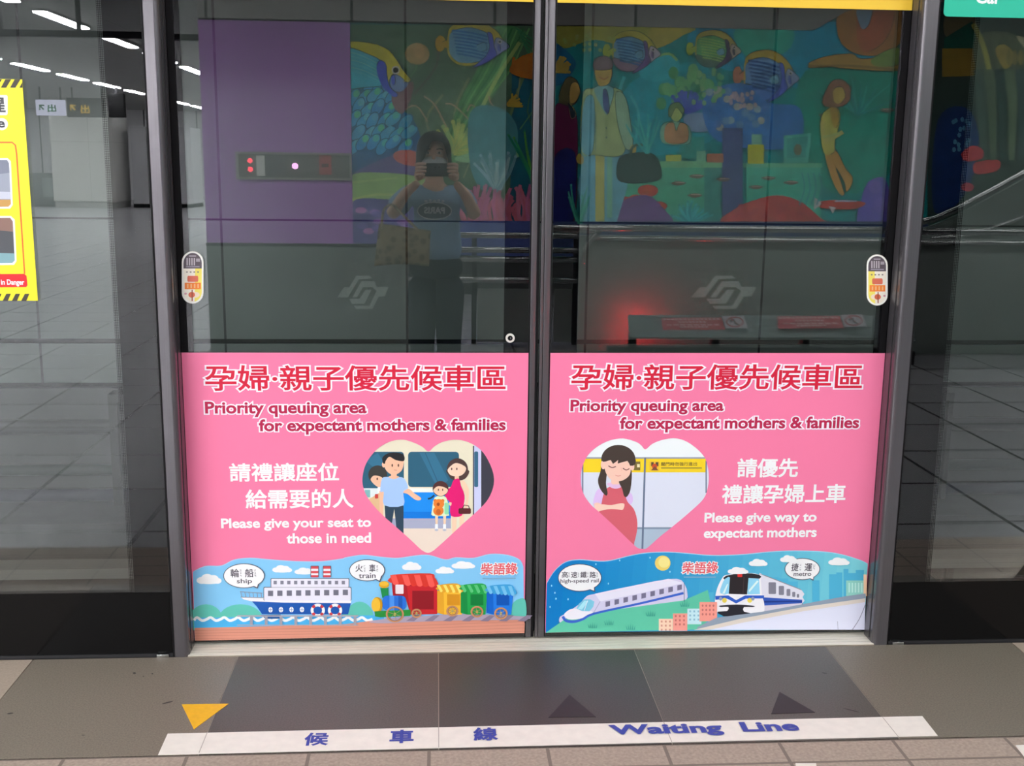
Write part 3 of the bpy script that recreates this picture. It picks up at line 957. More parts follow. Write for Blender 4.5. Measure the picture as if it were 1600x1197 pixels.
# ---- right poster
cxp = (XR0 + XR1) / 2
pr_ = thing('queuing_poster', 'pink priority queuing poster on the right door, pregnant woman in its heart', 'poster', (cxp, D - 0.002, ZB))
one('poster_sheet', lambda b: b.box((XR0, D - 0.0016, ZB + 0.006), (XR1 - 0.0005, D - 0.0003, ZT), mat('ink_' + PINK[1:], (1, 1, 1))), pr_)
A = Art(PD, 0.0065); write(A, '孕婦·親子優先候車區', 892, 569, 1346, 609.5, RED, 0.016, PALE, 0.05); A.build('chinese_title', pr_)
A = Art(PD, 0.0065)
write(A, 'Priority queuing area', 891, 624.5, 1130, 648, CRIM, 0.03, PALE, 0.075)
write(A, 'for expectant mothers & families', 968, 651.5, 1341, 676, CRIM, 0.03, PALE, 0.075)
A.build('english_title', pr_)
A = Art(PD, 0.0065)
write(A, '請優先', 1151, 716, 1246, 746.5, WHT, 0.022)
write(A, '禮讓孕婦上車', 1127, 757, 1320, 787.5, WHT, 0.022)
write(A, 'Please give way to', 1100, 801, 1275, 821, WHT, 0.03)
write(A, 'expectant mothers', 1099, 825, 1275, 845.5, WHT, 0.03)
A.build('courtesy_lettering', pr_)
HEART_R = smooth([(768, 192), (730, 155), (680, 122), (560, 90), (430, 110), (310, 172), (220, 262), (172, 380), (165, 500), (192, 612), (260, 710), (350, 790), (480, 910), (640, 1065), (695, 1112), (740, 1122), (785, 1112), (900, 1010), (1020, 915), (1180, 780), (1310, 655), (1352, 540), (1360, 430), (1342, 320), (1310, 250), (1230, 170), (1130, 108), (1030, 88), (920, 105), (830, 142)], 4)
A = Art(PD, 0.0004, T=H2)
A.rect(140, 70, 1390, 1150, '#d6dae8'); A.rect(140, 70, 1390, 274, '#e8f0fb'); A.rect(150, 266, 1390, 280, '#8a93a6')
A.rect(186, 280, 1340, 408, '#f6ce28'); A.rect(140, 280, 186, 640, '#c6cbe2'); A.rect(176, 300, 188, 640, '#66748c'); A.rect(1330, 300, 1342, 600, '#66748c')
A.rect(600, 930, 1100, 1150, '#a9bacb'); A.rect(640, 920, 1100, 938, '#7e8ea2')
A.poly([(757, 270), (774, 270), (748, 1150), (730, 1150)], '#66748c')
A.rect(806, 304, 900, 392, '#e8b93a'); A.rect(822, 312, 846, 350, '#5a4a3a'); A.rect(864, 312, 890, 350, '#5a4a3a'); A.ell(854, 352, 24, 26, '#c8502c'); A.poly([(820, 388), (890, 388), (856, 350)], '#7a4a3a')
A.rect(660, 306, 720, 388, '#7a6a3a'); A.rect(690, 330, 716, 360, '#f0e0b0')
A.T = lambda u, v: (u, v)
write(A, '關門時勿強行進出', *H2(915, 312), *H2(1250, 348), '#6a5630', 0.012)
A.T = H2
A.rect(915, 360, 1295, 372, '#a08a3c')
A.build('platform_background', pr_)
A = Art(PD, 0.0030, T=H2)
SK2 = '#f8c3b0'
HA = '#453a34'
A.spl([(290, 640), (320, 570), (370, 570), (395, 650), (370, 710), (285, 715)], '#d9bce8'); A.spl([(590, 600), (640, 610), (650, 680), (610, 720), (585, 690)], '#d9bce8')
A.poly(smooth([(288, 700), (350, 700), (350, 790), (320, 780)], 3), SK2)
A.poly(smooth([(415, 550), (470, 545), (490, 560), (545, 530), (575, 600), (600, 680), (660, 750), (690, 850), (690, 950), (665, 1060), (640, 1110), (480, 960), (335, 800), (358, 700), (375, 620)], 3), '#d2606c')
A.spl([(412, 510), (490, 500), (555, 510), (540, 545), (490, 560), (440, 545)], '#dcb6d8')
A.rect(448, 440, 530, 520, SK2, 20)
A.spl([(360, 300), (420, 290), (400, 500), (415, 600), (395, 622), (345, 560), (325, 480), (350, 390)], HA); A.spl([(600, 330), (640, 400), (630, 560), (600, 630), (570, 630), (550, 560), (520, 490), (570, 450)], HA)
A.ell(515, 285, 160, 135, HA); A.ell(375, 335, 24, 42, SK2); A.ell(645, 352, 20, 38, SK2)
A.spl([(385, 330), (400, 270), (515, 240), (620, 270), (632, 350), (620, 430), (560, 480), (490, 490), (430, 460), (395, 400)], SK2)
A.poly(smooth([(362, 300), (380, 215), (450, 165), (530, 152), (620, 185), (670, 260), (675, 330), (625, 345), (600, 300), (510, 325), (515, 290), (465, 328), (445, 292), (400, 305)], 2), HA)
A.line([(422, 345), (455, 362), (492, 352)], 9, '#7a4a48', 3); A.line([(558, 368), (588, 385), (618, 372)], 9, '#7a4a48', 3); A.line([(486, 432), (512, 442), (538, 436)], 6, '#d98a80', 3)
A.line([(540, 360), (548, 395)], 4, '#e8a898')
A.poly(smooth([(290, 720), (350, 705), (450, 712), (540, 695), (572, 706), (558, 755), (520, 755), (440, 750), (350, 765), (320, 780)], 3), '#fbc9b6')
A.build('woman_figure', pr_)
heart_mat(pr_, HEART_R, H2, (110, 50, 1420, 1150))

A = Art(PD, 0.0066)
top = [L7(28, 360), L7(100, 250), L7(200, 170), L7(330, 148), L7(500, 162), L7(620, 155), L7(800, 110), L7(950, 85), L7(1150, 78), L7(1350, 92), L7(1500, 106)] + \
      [L8(150, 98), L8(350, 88), L8(550, 68), L8(760, 60), L8(1000, 68), L8(1150, 92), L8(1300, 138), L8(1362, 168)]
topS = smooth(top, 4, closed=False)
outline_ = [(854.2, topS[0][1] + 2)] + [p for p in topS if p[0] > 854.6] + [(1350.0, 983), (852.5, 988)]
A.poly([(p[0], p[1] - 1.2) for p in outline_[:-2]] + outline_[-2:], '#9fd6ea')
c0, c1, c2 = (0, 118, 190), (60, 160, 205), (124, 206, 216)
for k in range(24):
    t = k / 23
    a, b_, q = (c0, c1, t / 0.5) if t < 0.5 else (c1, c2, (t - 0.5) / 0.5)
    col = '#%02x%02x%02x' % tuple(int(a[i] + (b_[i] - a[i]) * q) for i in range(3))
    xa = 850 + k * 21.2
    seg = clip_poly(outline_, [(xa, 800), (1400, 800), (1400, 1010), (xa - 22, 1010)])
    if len(seg) > 2: A.poly(seg, col)
A.T = L7
for x, y in ((70, 385), (110, 505), (480, 185), (595, 365), (980, 125), (1165, 255), (222, 510), (55, 580), (700, 150), (100, 450)): A.ell(x, y, 6, 10, '#9fd8f4', n=8)
A.ell(1098, 175, 72, 70, '#e8cf6a'); A.ell(1110, 168, 52, 50, '#f2de8a')
A.T = L8
for x0, x1, y0 in ((500, 560, 300), (560, 620, 275), (620, 700, 285), (700, 780, 310), (1040, 1100, 250), (1100, 1150, 235), (1160, 1200, 205), (1200, 1262, 240), (1262, 1330, 215), (900, 960, 300), (0, 40, 420), (40, 80, 400)): A.rect(x0, y0, x1, 480, '#4fb0d2')
A.T = lambda u, v: (u, v)
A.poly([L7(20, 815), L7(240, 660), L7(1290, 520), L8(30, 380), L8(60, 520), L8(0, 700), (1110, 983), (852.6, 988)], '#5ec0a0')
A.T = L7
for x0, x1, y0, y1, c_, wc in ((1062, 1190, 690, 800, '#eecdb4', '#cf8f7c'), (1192, 1325, 640, 800, '#e8988c', '#c46a66'), (1325, 1455, 595, 740, '#bfe0e8', '#86b8cc'), (1455, 1600, 535, 700, '#ee9a8c', '#c4706a')):
    A.rect(x0, y0, x1, y1, c_)
    for i in range(3):
        for j in range(3): A.rect(x0 + 18 + i * 38, y0 + 16 + j * 38, x0 + 34 + i * 38, y0 + 34 + j * 38, wc)
A.T = L8
A.rect(-40, 480, 100, 640, '#ee9a8c')
for i in range(4):
    for j in range(3): A.ell(-14 + i * 30, 510 + j * 36, 8, 10, '#c4706a', n=8)
for x0, x1, y0, c_ in ((1180, 1335, 300, '#8fd0c4'), (1325, 1352, 250, '#f0c8a4')):
    A.rect(x0, y0, x1, 430, c_)
for i in range(5): A.rect(1200 + i * 26, 320, 1212 + i * 26, 400, '#b9e4da')
A.poly([(-60, 690), (100, 610), (480, 560), (1180, 430), (1342, 408), (1340, 460), (700, 590), (-60, 712)], '#8e9cac')
A.poly([(-90, 712), (300, 630), (820, 530), (1340, 455), (1334, 710), (-90, 712)], '#d9dcf0'); A.poly([(-90, 712), (-40, 700), (300, 618), (820, 522), (1340, 448), (1340, 480), (820, 556), (300, 655), (40, 712)], '#d6cdc2')
A.line([(1340, 500), (1290, 620), (1230, 712)], 6, '#8a8ca2', 3); A.line([(1108, 640), (1112, 712)], 5, '#a6a8bc'); 
for T_, cx_, cy_, w_, h_ in ((L8, 448, 152, 145, 58), (L8, 700, 120, 130, 56), (L8, 1120, 142, 165, 62), (L8, 280, 218, 160, 56)):
    A.T = T_; cloud(A, cx_, cy_, w_, h_)
A.T = L7
for x, y in ((448, 745), (600, 715), (800, 760), (985, 635), (1300, 545)):
    for k in range(5): A.poly([(x - 36 + k * 16, y + 28), (x - 46 + k * 22, y - 34 + abs(k - 2) * 10), (x - 26 + k * 16, y + 28)], '#3c9c8e')
A.T = lambda u, v: (u, v)
A.build('city_background', pr_)
A = Art(PD, 0.0135, T=L7)
# high-speed train
A.poly(smooth([(140, 690), (160, 760), (260, 788), (420, 770), (1290, 580), (1296, 530), (600, 640), (200, 660)], 3), '#7c7c8c')
A.poly(smooth([(185, 650), (150, 670), (140, 710), (180, 752), (280, 770), (420, 748), (900, 640), (1294, 548), (1296, 360), (1150, 322), (700, 410), (470, 460), (395, 480), (330, 550), (260, 600)], 3), '#cfcbe4')
A.poly([(470, 458), (700, 408), (1150, 320), (1288, 358), (1000, 430), (520, 530)], '#e2dff0'); A.line([(520, 528), (455, 640)], 6, '#a8a4c2')
A.poly(smooth([(190, 640), (270, 595), (440, 620), (430, 650), (330, 690), (230, 695), (195, 670)], 3), '#e9e6f6')
A.poly(smooth([(372, 510), (465, 530), (420, 620), (300, 595)], 2), '#7cc4dc'); A.poly([(375, 520), (410, 528), (350, 605), (310, 598)], '#a8e0ec'); A.line([(402, 520), (372, 612)], 5, '#e9e6f6')
A.line([(172, 668), (205, 708), (280, 716), (360, 692), (470, 640), (900, 545), (1290, 452)], [24, 26, 24, 22, 20, 20, 22], '#3a62c4', 4)
for k in range(9): A.poly([(568 + k * 83, 532 - k * 19), (610 + k * 83, 524 - k * 19), (610 + k * 83, 570 - k * 19), (568 + k * 83, 580 - k * 19)], '#74708a')
A.line([(1296, 355), (1296, 530)], 5, '#3a5a78')
A.build('high_speed_train_drawing', pr_)
A = Art(PD, 0.0160, T=L8)
# metro train
A.poly([(110, 560), (800, 500), (822, 470), (815, 520), (480, 590), (160, 600)], '#26262e')
A.poly(smooth([(458, 250), (500, 260), (810, 380), (818, 440), (810, 500), (480, 575), (450, 420)], 2), '#dcdbe6')
A.poly([(466, 440), (815, 462), (815, 490), (500, 512), (480, 500)], '#3458b0'); A.poly([(490, 470), (815, 470), (815, 480), (490, 486)], '#1f3a86'); A.poly([(480, 512), (812, 490), (808, 505), (480, 570)], '#cfcbd8')
A.poly([(455, 242), (500, 262), (815, 385), (800, 372), (520, 262)], '#8a8a98')
for x, y, w_, h_ in ((535, 316, 62, 98), (620, 346, 44, 76), (685, 372, 32, 58), (732, 396, 26, 42), (770, 414, 20, 30)): A.poly(rr(x, y, x + w_, y + h_, 8), '#80808e')
A.poly(smooth([(185, 255), (320, 238), (455, 250), (470, 300), (480, 420), (500, 500), (480, 580), (300, 598), (150, 590), (95, 540), (90, 450), (110, 360), (150, 280)], 3), '#ecebf2')
A.poly(smooth([(180, 262), (320, 240), (455, 252), (462, 285), (320, 280), (170, 295)], 2), '#2b2b30')
A.poly(smooth([(175, 285), (222, 280), (205, 410), (132, 405), (145, 340)], 2), '#8ed0ea'); A.poly([(365, 280), (455, 285), (464, 415), (358, 418)], '#8ed0ea'); A.poly([(215, 262), (370, 262), (356, 418), (204, 412)], '#2b2629'); A.line([(330, 270), (322, 415)], 5, '#4a3a3c')
A.poly([(150, 410), (190, 330), (200, 330), (170, 410)], '#d8f0fa'); A.poly([(370, 380), (440, 300), (452, 310), (375, 400)], '#d8f0fa')
A.rect(276, 244, 316, 272, '#d8302c', 6)
A.poly([(92, 430), (200, 425), (265, 465), (340, 425), (498, 425), (498, 450), (345, 452), (265, 492), (190, 452), (92, 462)], '#2f5cc0')
for x in (168, 378): A.ell(x, 466, 20, 20, '#e6d25a')
for x in (136, 404): A.ell(x, 452, 14, 16, '#8a96b4')
A.poly(smooth([(128, 510), (270, 500), (415, 512), (400, 522), (330, 522), (330, 560), (390, 575), (300, 600), (150, 592), (110, 560), (190, 555), (200, 520), (140, 522)], 2), '#26262e')
A.build('metro_train_drawing', pr_)
A = Art(PD, 0.0200)
A.T = L7
bubble(A, 330, 308, 196, 122, ([(380, 405), (470, 440), (470, 385)], [(385, 400), (462, 428), (460, 380)]), 7)
A.T = L8
bubble(A, 816, 205, 142, 86, ([(850, 272), (908, 302), (920, 258)], [(858, 270), (905, 292), (910, 256)]), 6)
A.T = lambda u, v: (u, v)
for k, (c_, z_) in enumerate((('高', 'ㄍ\nㄠ'), ('速', 'ㄙ\nㄨ'), ('鐵', 'ㄊ\nㄧ\nㄝ'), ('路', 'ㄌ\nㄨ'))):
    x = 162 + k * 86
    write(A, c_, *L7(x, 252), *L7(x + 58, 310), INK, 0.012); write(A, z_, *L7(x + 62, 258), *L7(x + 75, 304), INK, 0.01)
write(A, 'high-speed rail', *L7(150, 320), *L7(505, 366), INK, 0.01)
write(A, '捷', *L8(722, 158), *L8(782, 222), INK, 0.012); write(A, '運', *L8(832, 158), *L8(895, 222), INK, 0.012); write(A, 'metro', *L8(742, 234), *L8(888, 264), INK, 0.01)
write(A, 'ㄐ\nㄧ\nㄝ', *L8(790, 164), *L8(805, 216), INK, 0.01); write(A, 'ㄩ\nㄣ', *L8(902, 164), *L8(918, 210), INK, 0.01)
A.build('speech_bubbles', pr_)
A = Art(PD, 0.0205)
write(A, '柴語錄', 1065, 877.5, 1121, 896, '#e05a62', 0.02, '#fbeef0', 0.06)
A.rect(1068, 900, 1118, 902, '#7aa8c8')
A.build('picture_logo', pr_)

# ---------------------------------------------------------------- signs on the fixed screens
# yellow danger notice: its left side lies outside the view
a0 = PF.pt(-1, 125); a1 = PF.pt(34.5, 124); a2 = PF.pt(53, 470)
ys = thing('danger_notice', 'yellow danger notice with striped ends on the left glass screen', 'sign', (a1.x - 0.2, 0.006, a2.z))
YEL = '#f7e12c'
one('notice_sheet', lambda b: b.box((a1.x - 0.5, 0.0064, a2.z), (a1.x, 0.0079, a1.z), mat('ink_' + YEL[1:], print_colour(YEL), 0.35, spec=0.3)), ys)
A = Art(PF, 0.0003)
BLK = '#3a3428'
for k in range(-16, 3):
    q = k * 14.5
    A.poly(clip_poly([(16 + q, 137), (24 + q, 137), (32 + q, 124), (23 + q, 124)], [(-400, 100), (34.2, 100), (35.2, 139), (-400, 139)]), BLK)
A.build('hazard_stripes', ys)
A = Art(PF, 0.0003)
for k in range(-16, 3):
    q = k * 14.5
    A.poly(clip_poly([(4 + q, 470.5), (12 + q, 470.5), (17 + q, 459), (10 + q, 459)], [(-400, 450), (52.4, 450), (53, 471), (-400, 471)]), BLK)
A.build('hazard_stripes', ys)
A = Art(PF, 0.0003)
A.rect(-60, 148.5, 12, 180, '#fbf7e8', 3); write(A, '醒', -24, 152, 9, 175.5, '#3a3a40', 0.03)
A.ell(3, 194, 9.5, 9.5, '#fbf7e8'); write(A, 'e', -3.5, 189, 8, 199.5, '#3a3a40', 0.03)
A.build('notice_lettering', ys)
A = Art(PF, 0.0003)
A.line([(-100, 222.5), (19, 222.5), (24, 227), (26, 240), (38.5, 428)], 2.2, '#e8632a')
A.poly([(-100, 429), (38, 428), (41.5, 431), (43, 446), (41, 448.5), (-100, 450)], '#e8202a')
write(A, 'in Danger', 2, 436.5, 38.5, 447.5, '#fbeef0', 0.03)
A.build('red_caption', ys)
A = Art(PF, 0.0003)
A.poly([(-100, 248), (12, 247), (17, 252), (20, 320), (16, 326), (-100, 328)], '#fbf7e8'); A.poly([(-100, 251), (11, 250), (14, 255), (17, 319), (13, 323), (-100, 325)], '#9aa0ae')
A.poly([(-100, 251), (11, 250), (14, 255), (14.8, 270), (-100, 285)], '#7e8494'); A.poly([(-100, 312), (16.8, 312), (17, 319), (13, 323), (-100, 325)], '#c99a52'); A.poly([(-100, 296), (15.8, 300), (16.4, 311), (-100, 310)], '#c6cad6')
A.poly([(-100, 338), (17, 337.5), (23, 343), (26, 408), (22, 414), (-100, 416)], '#fbf7e8'); A.poly([(-100, 341), (16, 340.5), (20, 346), (23, 407), (19, 411), (-100, 413)], '#4e5054')
A.poly([(-100, 341), (16, 340.5), (20, 346), (20.6, 362), (-100, 352)], '#8a6a5e'); A.poly([(-100, 392), (22.2, 396), (23, 407), (19, 411), (-100, 413)], '#7ea6ac')
A.build('notice_photos', ys)

# green car number sign
b0 = PF.pt(1474, 25.5)
gs = thing('car_number_sign', 'green car number sign at the top of the right glass screen', 'sign', (b0.x + 0.2, 0.006, b0.z))
GRN = '#26ab8c'
def rrx(b):
    pts = [(b0.x + p[0], b0.z + p[1]) for p in rr(0, 0, 0.42, 0.3, 0.012)]
    b.prism(pts, 1, 0.0064, 0.0079, mat('ink_' + GRN[1:], print_colour(GRN, 0.8), 0.35, spec=0.3))
one('sign_plate', rrx, gs)
A = Art(PF, 0.0003); write(A, 'Car', 1524, -16, 1564, 5.5, '#f4fbf8', 0.03); A.build('sign_lettering', gs)

# ---------------------------------------------------------------- floor markings
FP = Plane((0, 0, 1), 0.0)
floor_ink = lambda h: print_colour(h, 1.0)
def fart(z=0.0004): return Art(FP, z, eps=0.0003, conv=floor_ink, rough=0.45, pre='floor_ink')
wl = thing('waiting_line', 'long white waiting line strip with blue lettering across the dark floor tiles', 'floor marking', FP.pt(850, 1150))
A = fart()
q0, q1, q2, q3 = FP.pt(262, 1147), FP.pt(1441, 1119.5), FP.pt(1465, 1150), FP.pt(247, 1180)
def flat(b, pts, z0, z1, m): b.prism([(p.x, p.y) for p in pts], 2, z0, z1, m)
one('white_strip', lambda b: flat(b, (q0, q1, q2, q3), 0.0, 0.0012, mat('white_floor_vinyl', (0.86, 0.81, 0.73), 0.5, noise=0.04, nscale=30)), wl)
A.z = 0.0016
BLU = '#3c4aa4'
write(A, '候', 473, 1146, 512, 1166.5, BLU, 0.03, floor=True); write(A, '車', 608, 1142, 646, 1163, BLU, 0.03, floor=True); write(A, '線', 740, 1138.5, 779, 1159, BLU, 0.03, floor=True)
write(A, 'Waiting  Line', 956, 1134.5, 1258, 1154.5, BLU, 0.038, floor=True)
A.build('blue_lettering', wl)
for i in range(4): one('strip_joint', lambda b: b.box((XT + 0.6 * i - 0.001, FP.pt(800, 1166).y, 0.0011), (XT + 0.6 * i + 0.001, -0.457, 0.00135), mat('joint_line', '#b5aba0', 0.8)), wl)
def tri(name, pts, col, label):
    o = one(name, lambda b: flat(b, [FP.pt(*p) for p in pts], 0.0, 0.001, mat(name + '_vinyl', floor_ink(col), 0.5, noise=0.06, nscale=60)))
    tag(o, label, 'floor marking')
tri('direction_triangle', [(284, 1101), (357, 1100), (303, 1140)], '#f4b81e', 'yellow floor triangle pointing away from the doors')
tri('dark_triangle', [(890, 1086), (931, 1120.5), (857, 1121.5)], '#2e292a', 'dark floor triangle on the darkest tile, pointing at the doors')
tri('dark_triangle', [(1218, 1081.5), (1273.5, 1113.5), (1205, 1116)], '#2e292a', 'dark floor triangle nearer the end of the waiting line, pointing at the doors')
for pts, lab in (([(1243, 1193), (1275, 1193), (1279, 1215), (1245, 1215)], 'white stud mark on the beige tiles below the waiting line'),
                 ([(1587, 1165), (1640, 1163), (1680, 1195), (1612, 1197)], 'white mark on the beige tiles at the edge of the photo')):
    tag(one('white_floor_mark', lambda b: flat(b, [FP.pt(*p) for p in pts], -0.0015, 0.001, mat('white_floor_vinyl', '#ffffff'))), lab, 'floor marking')
# scuffs
st = MB()
for px, py, a, b_, rot in ((16, 1115, 5, 1.2, -8), (210, 1052, 2.4, 1.6, 0), (238, 1053, 1.3, 1, 0), (262, 1098, 9, 1.1, -14), (1288, 1052, 4, 1, 8), (1330, 1110, 14, .8, 14), (130, 1149, 3, .7, 0), (224, 1057, 1, .8, 0)):
    Ar = Art(FP, 0.0004, conv=floor_ink, pre='scuff'); Ar.ell(px, py, a, b_, '#3d3733', rot, 14)
    st.add(Ar.mb.v, Ar.mb.f, Ar.mb.mats[0])
tag(st.build('floor_scuffs'), 'small dark scuff marks on the granite tiles before the doors', 'scuff marks', kind='stuff')

# ---------------------------------------------------------------- track things behind the glass
RAIL = mat('rail_steel', '#6a6460', 0.4, metal=0.7, noise=0.15, nscale=10)
for y, lab in ((1.25, 'steel running rail on the near side of the track bed'), (2.68, 'steel running rail on the far side of the track bed')):
    r_ = thing('running_rail', lab, 'rail', (0, y, -1.25))
    one('rail_head', lambda b: b.box((-7.9, y - 0.035, -1.10), (7.9, y + 0.035, -1.06), STEEL_L, 0.004), r_)
    one('rail_web', lambda b: (b.box((-7.9, y - 0.009, -1.22), (7.9, y + 0.009, -1.10), RAIL), b.box((-7.9, y - 0.07, -1.25), (7.9, y + 0.07, -1.22), RAIL)), r_)
cover = thing('rail_cover', 'pale cover board over the power rail beside the far wall', 'rail cover', (0, 2.98, -1.0))
one('cover_board', lambda b: b.box((-7.9, 2.9, -0.86), (7.9, 3.06, -0.80), mat('cover_grey', '#a8a8a0', 0.5)), cover)
for k in range(8): one('bracket', lambda b: b.box((-7 + 2 * k, 3.0, -1.25), (-6.95 + 2 * k, 3.05, -0.86), DARK), cover)
for z, r, m, lab in ((-0.13, 0.045, mat('grey_cable', '#333534', 0.6), 'grey cable pipe high on the lower track wall'), (-0.40, 0.035, mat('green_cable', '#24352c', 0.6), 'dull green cable pipe on the lower track wall'),
                     (-0.56, 0.04, mat('blue_cable', '#20263a', 0.6), 'dull blue cable pipe low on the track wall')):
    c_ = thing('cable_pipe', lab, 'pipe', (0, YW - 0.06, z))
    one('pipe', lambda b: b.tube([(-7.9, YW - 0.026 - r, z), (7.9, YW - 0.026 - r, z)], r, m), c_)
BRK = mat('bracket_grey', '#333433', 0.7)
for x, lab in ((-2.02, 'dark upright bracket on the track wall behind the left screen'), (3.05, 'dark upright bracket on the track wall behind the right screen')):
    tag(one('cable_bracket', lambda b: (b.box((x, YW - 0.16, -0.62), (x + 0.05, YW - 0.12, 0.09), BRK), b.box((x + 0.09, YW - 0.16, -0.62), (x + 0.12, YW - 0.12, 0.09), BRK), b.box((x, YW - 0.16, 0.04), (x + 0.12, YW - 0.022, 0.09), BRK))), lab, 'bracket')

# ---------------------------------------------------------------- what stands behind the viewer and shows in the glass
def mp(px, py, y):
    return Plane((0, 1, 0), y, True).pt(px, py)


# ---- mural
mur = thing('reef_mural', 'wall painting of a coral reef with striped fish and office people, mirrored in the doors', 'mural', (2.5, YM, 0.8))
mx1 = 11.5
one('mural_panel', lambda b: b.box((xp1, YM + 0.003, 0.5), (mx1, YM + 0.02, zt_), mat('mural_ground', mural_colour('#1c4a4c'), 0.5, noise=0.25, nscale=2.2)), mur)
one('mural_upper_panel', lambda b: b.prism([(xb, zt_), (mx1, zt_), (mx1, zt_ + 0.33), (xb2, zt_ + 0.33)], 1, YM + 0.003, YM + 0.02, mat('mural_ground', '#000000')), mur)
MP = Plane((0, 1, 0), YM + 0.021, True)
CL = [[(547.5, 38), (1262, 44), (1262, 410), (552, 395)], [(1262, 44), (1345, 3), (1760, 10), (1760, 420), (1262, 410)]]
def MA(z): return Art(MP, 0.2 * z, eps=0.00004, conv=mural_colour, rough=0.5, pre='paint', clip=CL)


def fishy(A, cx, cy, wd, h, body, stripe, back='#a89a3c', tail='#a0983c', band='#35406e', face='#6a7c9c', belly=None, detail=True):
    """a striped reef fish facing right, in a box of wd by h"""
    X = lambda u, v: (cx + u * wd / 2, cy + v * h / 2)
    A.ell(*X(-1.0, -0.05), wd * 0.075, h * 0.17, tail)
    A.spl([X(-0.95, -0.1), X(-0.72, -0.2), X(-0.72, 0.15), X(-0.95, 0.05)], tail)
    A.spl([X(-0.72, -0.72), X(-0.3, -0.98), X(0.2, -0.95), X(0.6, -0.62), X(0.82, -0.22), X(1.0, 0.08), X(0.8, 0.3), X(0.45, 0.62), X(0.1, 0.85), X(-0.45, 0.85), X(-0.75, 0.5), X(-0.8, 0)], back)
    A.spl([X(-0.70, -0.5), X(-0.25, -0.72), X(0.15, -0.62), X(0.42, -0.35), X(0.45, 0.35), X(0.1, 0.72), X(-0.45, 0.74), X(-0.72, 0.4), X(-0.74, 0)], body)
    if belly: A.spl([X(-0.74, 0.25), X(-0.2, 0.42), X(0.4, 0.4), X(0.1, 0.82), X(-0.45, 0.84), X(-0.74, 0.5)], belly)
    if detail:
        for k in range(8):
            v = -0.5 + k * 0.14
            A.line([X(-0.66 + 0.02 * k, v - 0.1), X(-0.1, v), X(0.36, v + 0.16)], h * 0.036, stripe, 3)
    A.spl([X(0.62, -0.28), X(0.8, -0.2), X(1.0, 0.08), X(0.82, 0.28), X(0.55, 0.5), X(0.55, 0.1)], face)
    A.spl([X(0.36, -0.5), X(0.5, -0.42), X(0.56, 0.1), X(0.62, 0.45), X(0.3, 0.78), X(-0.05, 0.95), X(0.3, 0.5), X(0.42, 0.1)], band)
    A.spl([X(0.66, -0.05), X(0.72, -0.05), X(0.74, 0.25), X(0.66, 0.22)], band)
    A.ell(*X(0.72, -0.12), wd * 0.035, wd * 0.035, '#c8c4c0', n=14); A.ell(*X(0.72, -0.12), wd * 0.018, wd * 0.018, '#15181c', n=10)
    A.spl([X(0.05, 0.05), X(0.28, -0.08), X(0.34, 0.2), X(0.12, 0.28)], '#5f8a9a')


def fronds(A, x, y, n, L, wd, cols, a0=-150, a1=-30, bend=12):
    for i in range(n):
        a = math.radians(a0 + (a1 - a0) * (i + 0.5) / n + random.uniform(-6, 6)); l = L * random.uniform(0.7, 1.05)
        pts = [(x + random.uniform(-4, 4), y), (x + l * 0.5 * math.cos(a) + random.uniform(-bend, bend) * 0.3, y + l * 0.5 * math.sin(a)), (x + l * math.cos(a), y + l * math.sin(a))]
        A.line(pts, [wd, wd * 1.1, wd * 0.7], cols[i % len(cols)], 4)
        A.ell(pts[2][0], pts[2][1], wd * 0.5, wd * 0.5, cols[(i + 1) % len(cols)], n=10)


A = MA(0.0)
# water and weed
A.poly([(547, 36), (860, 36), (860, 380), (552, 380)], '#3a4a3c')
A.poly([(800, 110), (862, 110), (862, 400), (796, 400)], '#12404a')
A.poly([(862, 30), (1440, 36), (1440, 400), (862, 400)], '#1f5a5a')
A.spl([(1100, 40), (1350, 38), (1400, 90), (1330, 150), (1180, 120), (1090, 90)], '#1a6478'); A.spl([(1150, 45), (1235, 42), (1230, 80), (1170, 90)], '#2f7062')
A.spl([(985, 130), (1100, 100), (1130, 200), (1050, 240), (960, 230)], '#25646c'); A.spl([(1260, 110), (1400, 110), (1390, 270), (1300, 300), (1250, 220)], '#235c50')
A.spl([(868, 38), (1075, 40), (1060, 58), (1000, 78), (930, 62), (880, 75)], '#6a6a34'); A.spl([(1020, 42), (1078, 42), (1050, 66), (1015, 76)], '#8a8040')
for k in range(26):
    x = random.uniform(550, 850); y = random.uniform(45, 200)
    A.line([(x, y), (x + random.uniform(-30, 20), y + 40), (x + random.uniform(-40, 10), y + 85)], random.uniform(2, 5), random.choice(['#46553c', '#364a38', '#3f5a40', '#545a42', '#403a38']), 3)
A.line([(800, 40), (770, 110), (735, 170), (700, 250)], [50, 46, 40, 26], '#3a5c3c', 5)
for k in range(6): A.line([(782 + k * 9, 44), (752 + k * 9, 110), (720 + k * 6, 170), (690 + k * 5, 245)], 3, '#4a6e44' if k % 2 else '#2f5036', 4)
A.line([(812, 66), (775, 125), (740, 195)], 6, '#6a7a48', 4)
for k in range(10): A.line([(806 + k * 3, 44 + k * 6), (835, 62 + k * 7), (860, 58 + k * 8)], 2.5, '#2f5a40', 3)
A.ell(652, 84, 19, 17, '#6a5c40'); A.ell(655, 80, 9, 11, '#9a8058')
for k in range(7):
    A.line([(560 + k * 34, 150 + (k % 3) * 12), (590 + k * 30, 165), (600 + k * 34, 190 + (k % 2) * 18)], 2.5, '#6a5c4a', 4)
A.build('weed_and_water', mur)
A = MA(0.06)
